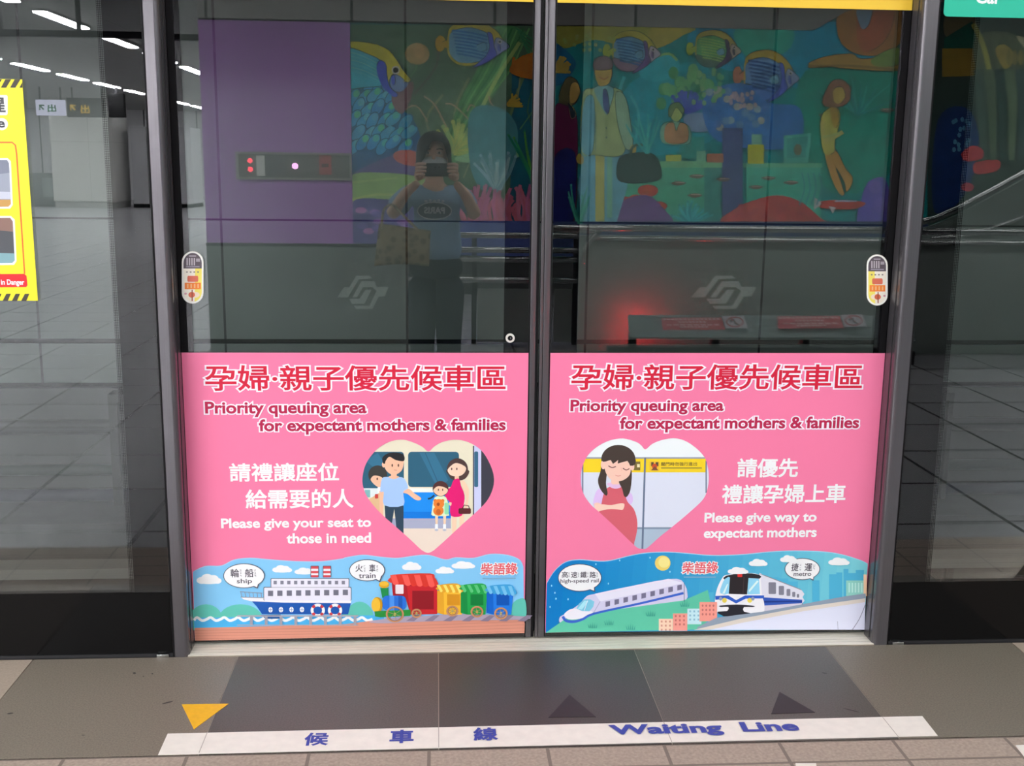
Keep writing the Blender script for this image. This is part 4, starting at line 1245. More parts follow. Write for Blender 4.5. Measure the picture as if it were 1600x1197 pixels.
# blue coral bed at the left
A.spl([(547, 100), (600, 112), (622, 140), (600, 165), (640, 180), (660, 230), (640, 270), (590, 290), (547, 300)], '#1a3c54')
for j_ in range(7):
    for i_ in range(6):
        x = 552 + i_ * 16 + (j_ % 2) * 8 + random.uniform(-3, 3); y = 112 + j_ * 19 + random.uniform(-4, 4)
        if x > 618 and y < 175 or x > 655: continue
        r_ = random.uniform(25, 60)
        A.ell(x, y, 9, 16, '#163248', r_, 16); A.ell(x, y, 7.6, 14.4, random.choice(['#2a6480', '#30708a', '#265c7c', '#38768c']), r_, 16)
        A.ell(x + 4, y - 6, 5, 6, random.choice(['#4a9a8a', '#5aa4a8', '#4c8ca0', '#4a946e']), 30, 12)
A.spl([(612, 150), (645, 128), (640, 160), (625, 178)], '#503f40')
A.spl([(548, 275), (640, 235), (680, 255), (660, 290), (600, 300)], '#3f3a54')
A.ell(640, 247, 26, 12, '#8a4a44', 10); A.ell(648, 247, 16, 5, '#b4604c', 10)
A.spl([(548, 275), (600, 270), (660, 278), (690, 300), (640, 322), (548, 318)], '#566a44'); A.line([(550, 312), (590, 304), (640, 306)], 4, '#76804e', 3); A.line([(550, 285), (620, 278)], 3, '#6a784c', 3)
A.spl([(548, 318), (610, 312), (680, 320), (700, 400), (552, 400)], '#3d3c58')
for i in range(16): A.ell(560 + random.random() * 110, 328 + random.random() * 36, 9, 5, random.choice(['#5a466a', '#4a4468', '#6a4a68']), 0, 10)
fronds(A, 712, 240, 16, 52, 7, ['#6e7a44', '#848a4a', '#5c7046'], -130, 10)
A.ell(762, 245, 52, 9, '#5c7a5a', -4)
A.spl([(735, 175), (780, 168), (808, 200), (800, 260), (760, 300), (735, 260)], '#375a5c')
fronds(A, 778, 300, 12, 62, 5, ['#5c7076', '#6a7e7c', '#4a6468'], -130, -60)
for i in range(46): A.line([(725 + i * 2.7, 352), (722 + i * 2.7 + random.uniform(-8, 8), 330 + random.uniform(-10, 6)), (724 + i * 2.7 + random.uniform(-10, 10), 300 + random.uniform(-12, 16))], 5, random.choice(['#8a5464', '#a05c6c', '#74465c', '#94505c']), 3)
A.rect(700, 345, 862, 400, '#343a58')
A.spl([(796, 112), (812, 90), (840, 82), (862, 92), (862, 118), (830, 124)], '#7a4a24')
for i in range(16): A.line([(800 + i * 4, 118 - abs(i - 8)), (803 + i * 4, 96 + random.uniform(-8, 4))], 4, random.choice(['#a8662c', '#c47c34', '#8a5428']))
fronds(A, 795, 165, 7, 22, 4, ['#a08a3c', '#b4943c'], -80, 10)
fronds(A, 840, 300, 9, 120, 4, ['#1f5240', '#2a5a3c', '#3a6030'], -120, -50)
A.build('left_corals', mur)
A = MA(0.10)
A.edge = (5, '#1c2a34'); A.T = lambda u, v: (530 + u / 4.694, v / 4.694)
A.spl([(-200, 330), (78, 325), (200, 360), (310, 430), (340, 520), (330, 620), (200, 640), (-100, 640)], '#34808c')
for k in range(7): A.line([(60, 350 + k * 28), (180, 388 + k * 26), (330, 470 + k * 24)], 8, '#8cc0b8' if k % 2 else '#5aa0a4', 3)
A.spl([(-150, 320), (0, 302), (80, 303), (180, 308), (290, 330), (370, 372), (430, 450), (472, 520), (526, 582), (495, 606), (450, 570), (395, 545), (368, 600), (384, 650), (350, 622), (332, 520), (296, 440), (200, 392), (78, 350), (-100, 350)], '#b0a838')
A.spl([(390, 556), (440, 556), (498, 606), (524, 592), (470, 662), (424, 672), (378, 632)], '#7088ac')
A.spl([(276, 480), (305, 444), (344, 476), (352, 560), (374, 640), (428, 690), (405, 712), (330, 650), (288, 570)], '#343c80')
A.spl([(384, 560), (408, 560), (412, 610), (392, 624)], '#343c80')
A.ell(415, 515, 31, 31, '#b8b8b0', n=18); A.ell(415, 515, 20, 20, '#1a1c22', n=14)
A.line([(470, 600), (520, 586)], 7, '#c0b458')
A.build('angelfish', mur)
A = MA(0.106); A.edge = (0.9, '#1c2a34'); fishy(A, 742, 70, 108, 74, '#6a98ac', '#1f4468', back='#b4a43c', tail='#c09a34', face='#7c86a8', band='#454a86'); A.build('angelfish', mur)
A = MA(0.106); A.edge = (0.9, '#1c2a34'); fishy(A, 990, 82, 84, 68, '#6a98ac', '#23405e', back='#a8a044', tail='#7e8a3c', belly='#5a4c54', face='#a8a2ac', band='#4a3a58'); A.build('angelfish', mur)
A = MA(0.106); A.edge = (0.9, '#1c2a34'); fishy(A, 1118, 78, 80, 62, '#3f6a48', '#86a45c', back='#9a8c44', tail='#7e8e3c', belly='#3c4a44', face='#8a8070', band='#3c3444'); A.build('angelfish', mur)
A = MA(0.112); A.edge = (0.9, '#1c2a34'); fishy(A, 1200, 120, 96, 84, '#5f84a8', '#1c3458', back='#a89444', tail='#a87058', belly='#3c5480', face='#8090ac', band='#384278'); A.build('angelfish', mur)
A = MA(0.100); A.spl([(1000, 108), (1020, 90), (1045, 84), (1060, 95), (1062, 108), (1050, 122), (1020, 128), (1003, 122)], '#2d7076'); A.line([(1020, 90), (1045, 84), (1058, 95)], 4, '#7a9a5c', 3); A.build('plain_fish', mur)
A = MA(0.10)
# shell and plank at the right
A.edge = (0.9, '#20282c'); A.spl([(1316, 20), (1400, 8), (1410, 60), (1380, 84), (1345, 86), (1318, 72), (1308, 48)], '#8a643c'); A.spl([(1345, 12), (1395, 10), (1385, 60), (1350, 82), (1338, 50)], '#7e4a38'); A.spl([(1338, 14), (1362, 14), (1356, 40), (1345, 44)], '#5e6c7c')
A.spl([(1262, 100), (1290, 88), (1330, 84), (1345, 92), (1400, 88), (1405, 110), (1330, 108), (1290, 103)], '#8c703a'); A.line([(1262, 104), (1330, 103), (1405, 110)], 4, '#56452c', 3)
A.spl([(1362, 92), (1402, 74), (1404, 100), (1370, 104)], '#54663a')
A.build('shell_and_plank', mur)
A = MA(0.10)
# green and purple coral behind the desk
for i in range(40):
    a = random.uniform(0, PI); q = random.uniform(0, 1)
    A.ell(1072 + 44 * q * math.cos(a), 165 - 58 * q * math.sin(a), 8, 10, random.choice(['#3a6444', '#4a7450', '#2f5a48', '#547c54']), 0, 12); 
fronds(A, 1075, 176, 14, 34, 6, ['#3e4a94', '#4a54a0', '#34406e'], -160, -20)
A.spl([(1070, 180), (1120, 178), (1122, 200), (1080, 205)], '#7c94b0'); A.ell(1108, 192, 14, 9, '#8aa2ba')
A.spl([(1100, 150), (1160, 130), (1200, 160), (1250, 170), (1240, 230), (1120, 220)], '#2f4e74'); 
for i in range(20): A.ell(1105 + random.random() * 100, 140 + random.random() * 60, 6, 6, random.choice(['#5a6a70', '#465e72', '#3e5a84', '#6a6c66']), 0, 10)
A.line([(975, 120), (968, 150), (985, 190), (975, 235)], 5, '#3f8484', 4); A.line([(985, 150), (998, 180), (990, 230)], 4, '#3f8484', 4)
A.build('middle_corals', mur)
A = MA(0.115)
A.spl([(862, 70), (880, 76), (900, 100), (880, 130), (862, 128)], '#12455c'); fronds(A, 866, 112, 8, 26, 5, ['#8a7438', '#a08a40'], -70, 10)
A.build('yellow_coral', mur)
A = MA(0.115)
fronds(A, 1340, 180, 10, 70, 3, ['#2f6a62', '#285a5a'], -160, -20)
A.build('thin_weed', mur)
A = MA(0.12)
# desk and what stands on it
A.rect(952, 252, 1128, 262, '#527c5c'); A.rect(956, 262, 1126, 350, '#386c58'); A.rect(1100, 262, 1126, 350, '#2f5a54')
A.build('front_desk', mur)
A = MA(0.122)
A.rect(1128, 200, 1160, 350, '#353c54')
A.build('dark_pillar', mur)
A = MA(0.124)
A.rect(1062, 214, 1100, 248, '#2c6058', 2); A.rect(1088, 236, 1102, 252, '#5e8a72'); A.rect(1040, 242, 1064, 252, '#727a3c'); A.rect(1104, 240, 1130, 254, '#6a4a3c')
A.build('desk_items', mur)
A = MA(0.124)
A.rect(1160, 255, 1284, 262, '#4a7c62'); A.rect(1166, 262, 1282, 350, '#347060')
A.rect(1168, 226, 1193, 256, '#8a8c34'); A.rect(1174, 210, 1190, 226, '#5c8472')
A.poly([(1224, 212), (1267, 208), (1262, 254), (1224, 255)], '#3c7468'); A.poly([(1229, 216), (1262, 213), (1258, 246), (1229, 247)], '#2f5f5a'); A.ell(1246, 234, 6, 9, '#4a4a3c')
A.build('side_desk', mur)
for x, y in ((930, 284), (950, 304), (1060, 286), (1085, 305), (1088, 275), (1130, 280), (1180, 292), (1200, 278), (1235, 285), (1290, 180), (1385, 172)):
    A = MA(0.132)
    A.spl([(x - 12, y), (x, y - 3), (x + 12, y), (x, y + 4)], '#4c3f38', 3); A.line([(x - 6, y - 1), (x + 9, y - 1)], 1.5, '#a09484')
    A.build('small_fish', mur)
A = MA(0.135)
for x, y, r in ((1012, 298, 16), (992, 310, 10), (975, 314, 12), (1030, 322, 12), (985, 326, 12), (1004, 330, 12)):
    A.ell(x, y, r, r * 0.6, '#8a4038'); A.ell(x, y - 1, r * 0.6, r * 0.28, '#b4523c')
A.spl([(958, 350), (965, 318), (1010, 305), (1040, 330), (1046, 350)], '#4a3a58')
A.spl([(1132, 350), (1150, 325), (1180, 312), (1215, 305), (1250, 315), (1280, 340), (1286, 352)], '#7e3a38')
for i in range(34): A.ell(1150 + random.random() * 115, 322 + random.random() * 28, 5, 4, random.choice(['#94443c', '#6e3236', '#a04c40', '#8a3c3a']), 0, 8)
A.spl([(1340, 352), (1348, 300), (1362, 280), (1384, 284), (1390, 352)], '#443e70'); A.ell(1366, 292, 10, 10, '#5a4e80'); A.ell(1374, 320, 10, 12, '#52487a')
A.spl([(1272, 318), (1286, 314), (1310, 312), (1338, 314), (1352, 318), (1335, 326), (1290, 326)], '#8a3c36'); A.line([(1304, 314), (1338, 314)], 3, '#9a9cac'); A.poly([(1272, 308), (1284, 318), (1271, 328)], '#a09a98'); A.poly([(1294, 322), (1306, 324), (1300, 334)], '#a09a98')
fronds(A, 1080, 348, 16, 34, 4, ['#2c6a6c', '#357678', '#265a60'], -170, -10)
for k in range(4): A.line([(1252 + k * 9, 270), (1256 + k * 9, 295), (1248 + k * 9, 320)], 2.5, '#2f5a60', 4)
A.rect(862, 346, 1440, 420, '#2a3040')
A.build('front_corals', mur)
A = MA(0.14)
# painted people
A.edge = (0.9, '#20282c'); A.spl([(873, 150), (885, 122), (900, 125), (906, 142), (900, 160), (888, 168), (876, 172)], '#3f3c2c'); A.spl([(892, 132), (902, 130), (906, 145), (898, 160), (890, 158)], '#8a7240')
A.spl([(864, 180), (884, 165), (900, 178), (902, 250), (896, 350), (864, 350)], '#3f1f30'); A.spl([(864, 250), (898, 240), (894, 350), (864, 350)], '#1a2440')
A.spl([(888, 160), (900, 178), (892, 185)], '#76783c'); A.ell(905, 248, 5, 8, '#94863c')
A.build('painted_man_in_maroon', mur)
A = MA(0.144)
A.edge = (0.9, '#20282c'); A.poly(smooth([(912, 236), (982, 236), (962, 350), (908, 350)], 2), '#456a74'); A.rect(930, 236, 944, 350, '#7c7c48'); A.rect(948, 240, 956, 340, '#5e8a72')
A.spl([(910, 150), (928, 138), (962, 138), (975, 152), (978, 200), (972, 242), (930, 242), (908, 236)], '#8a9a6a'); A.spl([(912, 160), (928, 155), (926, 235), (908, 232)], '#5a8a94'); A.spl([(962, 145), (978, 155), (988, 215), (986, 232), (976, 230), (964, 190)], '#7c9a80')
A.spl([(928, 138), (958, 138), (950, 175), (944, 175)], '#6c9a98'); A.spl([(942, 142), (948, 142), (952, 170), (948, 178), (942, 165)], '#38405c')
A.spl([(930, 105), (954, 105), (954, 125), (946, 134), (934, 132)], '#a08a4a'); A.spl([(928, 108), (930, 92), (945, 88), (956, 95), (954, 108)], '#544a4c'); A.line([(936, 121), (944, 124), (950, 120)], 2, '#6a3f30', 3)
A.ell(989, 233, 5, 7, '#8c7a40'); A.ell(908, 250, 4, 7, '#8c7a40')
A.line([(930, 175), (930, 235)], 1.5, '#4a6058'); A.ell(947, 200, 1.5, 2, '#3a4a48', n=8); A.ell(947, 215, 1.5, 2, '#3a4a48', n=8)
A.build('painted_man_in_pale_suit', mur)
A = MA(0.15)
A.edge = (0.9, '#20282c'); A.spl([(964, 258), (975, 242), (1018, 240), (1032, 262), (1026, 282), (970, 284)], '#2b3633'); A.line([(984, 243), (990, 228), (1008, 228), (1014, 243)], 4, '#37443c', 3)
A.build('painted_briefcase', mur)
A = MA(0.144)
A.edge = (0.9, '#20282c'); A.spl([(1034, 195), (1056, 190), (1076, 198), (1078, 222), (1062, 226), (1034, 222)], '#6e9c84'); A.spl([(1040, 196), (1052, 192), (1056, 205), (1062, 192), (1074, 198), (1072, 222), (1040, 222)], '#8a6a4c')
A.spl([(1048, 168), (1062, 166), (1066, 180), (1058, 190), (1048, 184)], '#7c8a54'); A.spl([(1044, 180), (1046, 165), (1060, 160), (1068, 170), (1066, 178), (1056, 168), (1048, 182)], '#46563c')
A.build('painted_clerk_at_desk', mur)
A = MA(0.144)
A.edge = (0.9, '#20282c'); A.spl([(1288, 238), (1306, 236), (1320, 262), (1332, 280), (1322, 300), (1318, 284), (1305, 262), (1318, 300), (1312, 304), (1300, 282)], '#94703a')
A.spl([(1281, 190), (1290, 172), (1306, 168), (1312, 185), (1304, 220), (1302, 238), (1286, 238)], '#96944a'); A.spl([(1296, 168), (1306, 166), (1310, 190), (1302, 200)], '#a88a40'); A.line([(1284, 190), (1288, 220), (1316, 206)], 6, '#a09a5a', 3); A.line([(1284, 215), (1312, 208)], 4, '#7c8a58')
A.spl([(1284, 160), (1296, 130), (1312, 124), (1326, 134), (1328, 152), (1320, 164), (1300, 168)], '#5a4236'); A.spl([(1302, 140), (1314, 136), (1320, 150), (1312, 162), (1302, 158)], '#a4904e')
A.build('painted_woman_in_yellow', mur)
A = MA(0.10)
# far right: ruined pillars and red corals behind the stair
A.poly([(1440, 20), (1700, 20), (1700, 300), (1440, 400)], '#2c3430')
A.spl([(1470, 22), (1512, 24), (1506, 50), (1468, 60)], '#4a4434'); A.poly([(1466, 62), (1508, 36), (1530, 80), (1464, 80)], '#143c34')
A.poly([(1462, 78), (1518, 78), (1512, 120), (1462, 122)], '#5e4e28'); A.spl([(1515, 60), (1560, 52), (1590, 70), (1600, 110), (1540, 125), (1515, 110)], '#434a3c')
A.line([(1510, 40), (1525, 70), (1534, 105), (1538, 140)], 8, '#6a6a3c', 4); A.spl([(1545, 80), (1560, 72), (1575, 90), (1560, 110)], '#6c6238')
for k in range(4): A.ell(1566 + k * 9, 92, 4, 12, '#5e5a3a')
A.spl([(1578, 58), (1598, 66), (1596, 82), (1584, 70)], '#8a8a70'); A.spl([(1545, 132), (1566, 134), (1570, 146), (1552, 138)], '#7c8a70')
for k in range(5): A.line([(1520 + k * 16, 110), (1524 + k * 16, 170), (1528 + k * 14, 250)], [18, 14, 8], ['#35403a', '#3f4a3c', '#2c3834', '#445040', '#333f3c'][k], 4)
A.spl([(1455, 190), (1500, 170), (1520, 220), (1500, 300), (1450, 330)], '#1a2c44')
for i in range(14): A.ell(1470 + random.random() * 40, 180 + random.random() * 60, 3, 4, '#3a5a6a', 0, 8)
A.spl([(1492, 240), (1510, 228), (1526, 235), (1524, 248), (1500, 252)], '#7a3034'); A.spl([(1512, 256), (1535, 250), (1552, 252), (1548, 266), (1516, 272)], '#843838'); A.ell(1502, 292, 10, 7, '#6a2c34')
A.build('ruins_and_red_corals', mur)
A = MA(0.152)
fronds(A, 905, 350, 7, 60, 3, ['#2a5a50', '#346a58'], -120, -60); fronds(A, 1010, 240, 8, 60, 3, ['#2f6e6c', '#3a7c74'], -130, -60)
for i in range(18): A.ell(880 + random.random() * 80, 50 + random.random() * 30, 3, 3, random.choice(['#7c8a50', '#6a7a48', '#8a9060']), 0, 8)
for i in range(24): A.ell(1080 + random.random() * 55, 110 + random.random() * 60, 3.5, 4.5, random.choice(['#6a9068', '#7ea878', '#4e7c5c']), 0, 8)
for i in range(22): A.ell(1140 + random.random() * 40, 145 + random.random() * 22, 3, 4, random.choice(['#8a7c78', '#7a6c6c', '#6a6068']), 0, 8)
A.build('coral_buds', mur)

# ---- purple wall's lamp panel
yP = YM + 0.04
pa, pb = mp(368, 237, yP), mp(547, 282, yP)
pb.x = xp1 - 0.006
ip = thing('indicator_panel', 'steel panel with two red lamps on the purple wall, mirrored in the left door', 'panel', ((pa.x + pb.x) / 2, yP, pb.z))
one('panel_frame', lambda b: frame_boxes(b, pa.x, pb.x, pb.z, pa.z, 0.03, 0.02, 0.025, 0.025, yP, yP + 0.035, mat('panel_frame_steel', '#b4b6ac', 0.3, metal=0.3)), ip)
one('panel_back', lambda b: b.box((pa.x + 0.03, yP, pb.z + 0.02), (pb.x - 0.02, yP + 0.012, pa.z - 0.02), mat('panel_dark', '#7c7c74', 0.4)), ip)
def at(px, py): return mp(px, py, yP + 0.012)
for px, py in ((390.5, 251), (391, 264.5)):
    c_ = at(px, py)
    one('red_lamp', lambda b: b.disc((c_.x, yP + 0.018, c_.z), 1, 0.028, 0.012, emit('red_lamp_glow', (1.0, 0.05, 0.09), 7)), ip)
c_ = at(461, 259.5)
one('pink_lamp', lambda b: b.disc((c_.x, yP + 0.018, c_.z), 1, 0.034, 0.012, emit('pink_lamp_glow', (1.0, 0.45, 0.9), 9)), ip)
pq, pr2 = at(400, 243), at(414, 275)
one('white_label', lambda b: b.box((pq.x, yP + 0.012, pr2.z), (pr2.x, yP + 0.016, pq.z), mat('label_white', '#ecece4', 0.5)), ip)
pq, pr2 = at(415, 243), at(446, 275)
one('steel_plate', lambda b: b.box((pq.x, yP + 0.012, pr2.z), (pr2.x, yP + 0.015, pq.z), STEEL), ip)
pq, pr2 = at(498, 240), at(518, 273)
one('red_card', lambda b: (b.box((pq.x, yP + 0.012, pr2.z), (pr2.x, yP + 0.014, pq.z), mat('red_card', '#c85a5a', 0.5)), b.box((pq.x + 0.03, yP + 0.014, pr2.z + 0.08), (pr2.x - 0.03, yP + 0.015, pr2.z + 0.12), mat('card_dark', '#4a3a38', 0.5))), ip)

# ---- balustrades
YB = -5.4
BAL = mat('grey_green_panel', '#8f9a93', 0.3, metal=0.0, noise=0.04, nscale=2)
BRIGHT = mat('satin_rail', '#c4c6c2', 0.14, metal=1.0)


def emblem(A, cx, cy, wd, h, col):
    """two interlocking angular S-shaped ribbons"""
    X = lambda u, v: (cx + ((u - 1080) / 102 - 0.5) * wd, cy + ((v - 431) / 52 - 0.5) * h)
    for P in ([(1080, 464.7), (1093, 449), (1104, 449), (1117.5, 431), (1144, 431), (1149.5, 435.5), (1123, 436.5), (1106, 458), (1101.5, 464.7)],
              [(1128, 439.5), (1154, 439.5), (1158.6, 448.4), (1182, 448.4), (1174.5, 463), (1162, 464), (1150, 483), (1117, 483), (1113, 478), (1144, 478), (1158, 455), (1150, 449), (1131, 449), (1119, 464.7), (1110, 464.7)],
              [(1104, 467), (1124, 467), (1136, 453), (1148, 453), (1134, 475), (1109, 475)]):
        A.poly([X(*p) for p in P], col)


PB = Plane((0, 1, 0), YB + 0.001, True)
bl = MB()
def balustrade(x0, x1, ztop, label, logo, plain=False, nm='balustrade'):
    t = thing(nm, label, 'balustrade', ((x0 + x1) / 2, YB, 0))
    one('panel', lambda b: b.box((x0, YB - 0.06, 0.0), (x1, YB, ztop - 0.09), BAL, 0.01), t)
    if plain:
        one('top_cap', lambda b: b.box((x0, YB - 0.07, ztop - 0.09), (x1, YB + 0.005, ztop - 0.07), DARK), t)
    pts = [(x0 + 0.02, YB + 0.05, 0.70), (x0 + 0.06, YB + 0.05, ztop - 0.16), (x0 + 0.16, YB + 0.05, ztop - 0.06), (x0 + 0.34, YB + 0.05, ztop - 0.03), (x1, YB + 0.05, ztop - 0.03)]
    if not plain: one('handrail', lambda b: b.tube(smooth([tuple(p) for p in pts], 5, False), 0.026, BRIGHT, 12), t)
    if not plain: one('lower_rail', lambda b: b.tube([(x0 + 0.08, YB + 0.03, ztop - 0.115), (x1 - 0.05, YB + 0.03, ztop - 0.115)], 0.016, BRIGHT, 10), t)
    if logo:
        A = Art(PB, 0.0005, conv=mural_colour, rough=0.4, pre='etched')
        emblem(A, *logo, '#8a948d'); A.build('etched_emblem', t)
    return t


xbr = PB.pt(905, 400).x
balustrade(xbr, 9.0, PB.pt(1150, 352).z, 'grey stair balustrade with a pale etched emblem, mirrored in the right door', (1131.5, 457, 102, 52))
xbl0, xbl1 = PB.pt(322, 400).x, PB.pt(637, 400).x
balustrade(xbl0, xbl1, PB.pt(450, 381).z + 0.07, 'grey balustrade below the purple wall, mirrored in the left door', (567, 457, 80, 52), True)

# railing gate between them
YG = -5.7
PG = Plane((0, 1, 0), YG, True)
g0, g1 = PG.pt(632, 400).x, PG.pt(903, 400).x
gt = thing('steel_railing', 'railing of four bright steel bars behind the person, mirrored beside the door edge', 'railing', ((g0 + g1) / 2, YG, 0))
for py in (368, 391, 405, 438):
    z = PG.pt(800, py).z
    one('bar', lambda b: b.tube([(g0, YG, z), (g1, YG, z)], 0.024, BRIGHT, 12), gt)
for px in (640, 741, 838, 899):
    x = PG.pt(px, 450).x
    one('upright', lambda b: b.box((x - 0.02, YG - 0.05, 0), (x + 0.02, YG - 0.02, PG.pt(800, 366).z), DARK), gt)
for pa_, pb_ in ((602, 634), (746, 829), (866, 893)):
    one('infill_panel', lambda b: b.box((PG.pt(pa_, 500).x, YG - 0.045, 0.02), (PG.pt(pb_, 500).x, YG - 0.03, PG.pt(800, 452).z), mat('pale_infill', '#a9b0aa', 0.4)), gt)

# low barrier with red notices
YL = -3.80
PLB = Plane((0, 1, 0), YL + 0.026, True)
c0_, c1_ = PLB.pt(985, 495), PLB.pt(1358, 527)
lb = thing('low_barrier', 'low steel barrier with red and white no leaning notices, mirrored in the right door', 'barrier', ((c0_.x + c1_.x) / 2, YL, 0))
one('top_bar', lambda b: b.prism([(YL + 0.055, c1_.z), (YL - 0.055, c0_.z), (YL - 0.075, c0_.z - 0.012), (YL + 0.035, c1_.z - 0.012)], 0, c0_.x, c1_.x + 0.25, mat('barrier_steel', '#a2b0ae', 0.25, metal=0.3)), lb)
nb = Vector((0, c0_.z - c1_.z, 0.11)).normalized()
PLB = Plane(nb, nb.dot(Vector((0, YL + 0.055, c1_.z))), True)
one('base_bar', lambda b: (b.box((c0_.x - 0.14, YL - 0.04, 0.21), (c1_.x + 0.25, YL + 0.05, 0.30), DARK, 0.008),), lb)
for px in (990, 1120, 1262):
    x = PLB.pt(px, 530).x
    one('leg', lambda b: b.box((x - 0.02, YL - 0.03, 0.0), (x + 0.03, YL + 0.02, c1_.z + 0.02), DARK), lb)
pg_ = Plane((0, 1, 0), -5.24, True).pt(994, 514)
sl = thing('signal_lamp', 'small red signal lamp low before the grey balustrade, its glow mirrored in the right door', 'lamp', (pg_.x, -5.24, pg_.z))
one('lamp_lens', lambda b: b.box((pg_.x - 0.035, -5.28, pg_.z - 0.03), (pg_.x + 0.035, -5.23, pg_.z + 0.03), emit('red_signal', (1.0, 0.03, 0.04), 260)), sl)
one('lamp_bracket', lambda b: b.box((pg_.x - 0.02, -5.398, pg_.z - 0.02), (pg_.x + 0.02, -5.28, pg_.z + 0.02), DARK), sl)
A = Art(PLB, 0.0006, conv=lambda h: tuple(min(0.9, 2.6 * x) for x in rgb(h)), rough=0.4, pre='tape', eps=0.0004)
for k, x in enumerate((1034, 1214)):
    w_ = 94 if k == 0 else 98
    A.poly([(x, 497), (x + w_, 496.5), (x + w_ + 6, 515.5), (x + 2, 516)], '#93444a')
    for j, (u0, u1, v) in enumerate(((0.02, 0.98, 499.5), (0.28, 0.74, 504.5), (0.08, 0.98, 509.3), (0.3, 0.78, 513))):
        n_ = 14 if j == 0 else 8
        for q in range(n_):
            xa = x + w_ * (u0 + (u1 - u0) * q / n_); A.rect(xa, v - 1.1, xa + w_ * (u1 - u0) / n_ * 0.78, v + 1.1, '#a98a88')
    A.poly([(x + w_, 496.5), (x + w_ + 34, 495.5), (x + w_ + 40, 515), (x + w_ + 6, 515.5)], '#8e8f92')
    A.ring(x + w_ + 20, 505.5, 14, 8.4, 2.2, '#8a3a44'); A.line([(x + w_ + 12, 499), (x + w_ + 28, 512)], 2, '#8a3a44')
    A.ell(x + w_ + 14, 504, 2, 2, '#4a4a50', n=10); A.line([(x + w_ + 18, 501), (x + w_ + 20, 508), (x + w_ + 26, 510)], 2.4, '#4a4a50')
A.build('notice_tape', lb)

# stair rails at the far right
YR = -6.6
PR_ = Plane((0, 1, 0), YR, True)
sr = thing('stair_rail', 'rising steel stair rail before the reef painting, mirrored in the right glass screen', 'handrail', PR_.pt(1530, 400))
rp = [PR_.pt(*q) for q in ((1400, 352), (1448, 341), (1490, 323), (1545, 294), (1600, 264), (1680, 222))]
one('rail', lambda b: b.tube([tuple(p) for p in rp], 0.03, BRIGHT, 12), sr)
one('parapet', lambda b: b.prism([(p.x, p.z - 0.06) for p in rp] + [(rp[-1].x, 0.0), (rp[0].x, 0.0)], 1, YR - 0.05, YR - 0.01, BAL), sr)
rp2 = [PR_.pt(*q) for q in ((1440, 371), (1490, 367), (1540, 353), (1600, 331), (1680, 300))]
one('lower_rail', lambda b: b.tube([(p.x, p.y + 0.06, p.z) for p in rp2], 0.022, BRIGHT, 12), sr)
rp3 = [PR_.pt(*q) for q in ((1420, 553), (1480, 550), (1540, 535), (1600, 508), (1680, 460))]
one('skirting_band', lambda b: b.prism([(p.x, p.z + 0.05) for p in rp3] + [(p.x, p.z - 0.05) for p in reversed(rp3)], 1, YR - 0.01, YR + 0.02, mat('pale_band', '#c5c8bc', 0.4)), sr)

# ---- duct under the hall ceiling
yd = -10.6
da, db = mp(-60, 51, yd), mp(330, 51, yd)
du = thing('ceiling_duct', 'dark horizontal duct under the hall ceiling, mirrored high in the left screen', 'duct', ((da.x + db.x) / 2, yd, da.z))
one('duct_body', lambda b: b.box((da.x, yd - 0.12, da.z - 0.035), (db.x, yd, da.z + 0.035), BLACKM), du)
for px in (126, 4): one('hanger', lambda b: b.box((mp(px, 40, yd).x - 0.025, yd - 0.08, da.z + 0.035), (mp(px, 40, yd).x + 0.025, yd - 0.04, CEIL), BLACKM), du)

# ---- hall column, signs, gates
yC = -32.2
cA, cB = mp(85, 300, yC), mp(185, 300, yC)
COLM = grid_mat('white_column_panel', '#bdbdb8', '#77776f', 1.15, 2.2, 0.012, axes=(0, 2), off=(cA.x, -0.2), rough=0.35, noise=0.02)
co = thing('hall_column', 'wide white panelled column far back in the hall, mirrored in the left screen', 'column', ((cA.x + cB.x) / 2, yC, 0))
one('shaft', lambda b: b.box((cA.x, yC - 1.6, 0.18), (cB.x, yC, CEIL), COLM, 0.06), co)
one('plinth', lambda b: b.box((cA.x + 0.05, yC - 1.6, 0.0), (cB.x - 0.02, yC + 0.005, 0.18), mat('plinth_grey', '#8a8a86', 0.5)), co)
wl_ = thing('service_booth', 'dark grey panelled booth beside the white column, mirrored in the left screen', 'booth', (mp(210, 300, -33).x, -33.5, 0))
d0, d1 = mp(186, 300, -32.9), mp(300, 300, -32.9)
one('booth_wall', lambda b: b.box((d0.x + 0.45, -34.5, 0.12), (d1.x, -33, 2.5), grid_mat('booth_panel', '#b2b2b5', '#47474a', 0.72, 30, 0.03, axes=(0, 2), off=(0.2, -20), rough=0.4)), wl_)
one('booth_base', lambda b: b.box((d0.x + 0.45, -34.5, 0.0), (d1.x, -32.98, 0.12), BLACKM), wl_)
ysn = -27.0
s0, s1 = mp(58, 156, ysn), mp(104, 181, ysn)
sg = thing('exit_sign', 'lit white hanging sign with green arrow, mirrored in the left screen', 'sign', ((s0.x + s1.x) / 2, ysn, s1.z))
one('sign_box', lambda b: b.box((s0.x, ysn - 0.12, s1.z), (s1.x, ysn, s0.z), emit('sign_face', (0.72, 0.72, 0.92), 3.2)), sg)
PS = Plane((0, 1, 0), ysn + 0.002, True)
def arrow(A, x, y, s, col):
    A.poly([(x, y), (x + s, y), (x + s, y + s * .25), (x + s * .45, y + s * .25), (x + s * 1.0, y + s * .85), (x + s * .8, y + s * 1.05), (x + s * .25, y + s * .45), (x + s * .25, y + s), (x, y + s)], col)
A = Art(PS, 0.002, conv=lambda h: rgb(h), pre='sign', eps=0.002)
arrow(A, 64, 164, 8, '#2a7a4a')
write(A, '出', 91, 163.5, 77.5, 175.5, '#2a7a4a', 0.03)
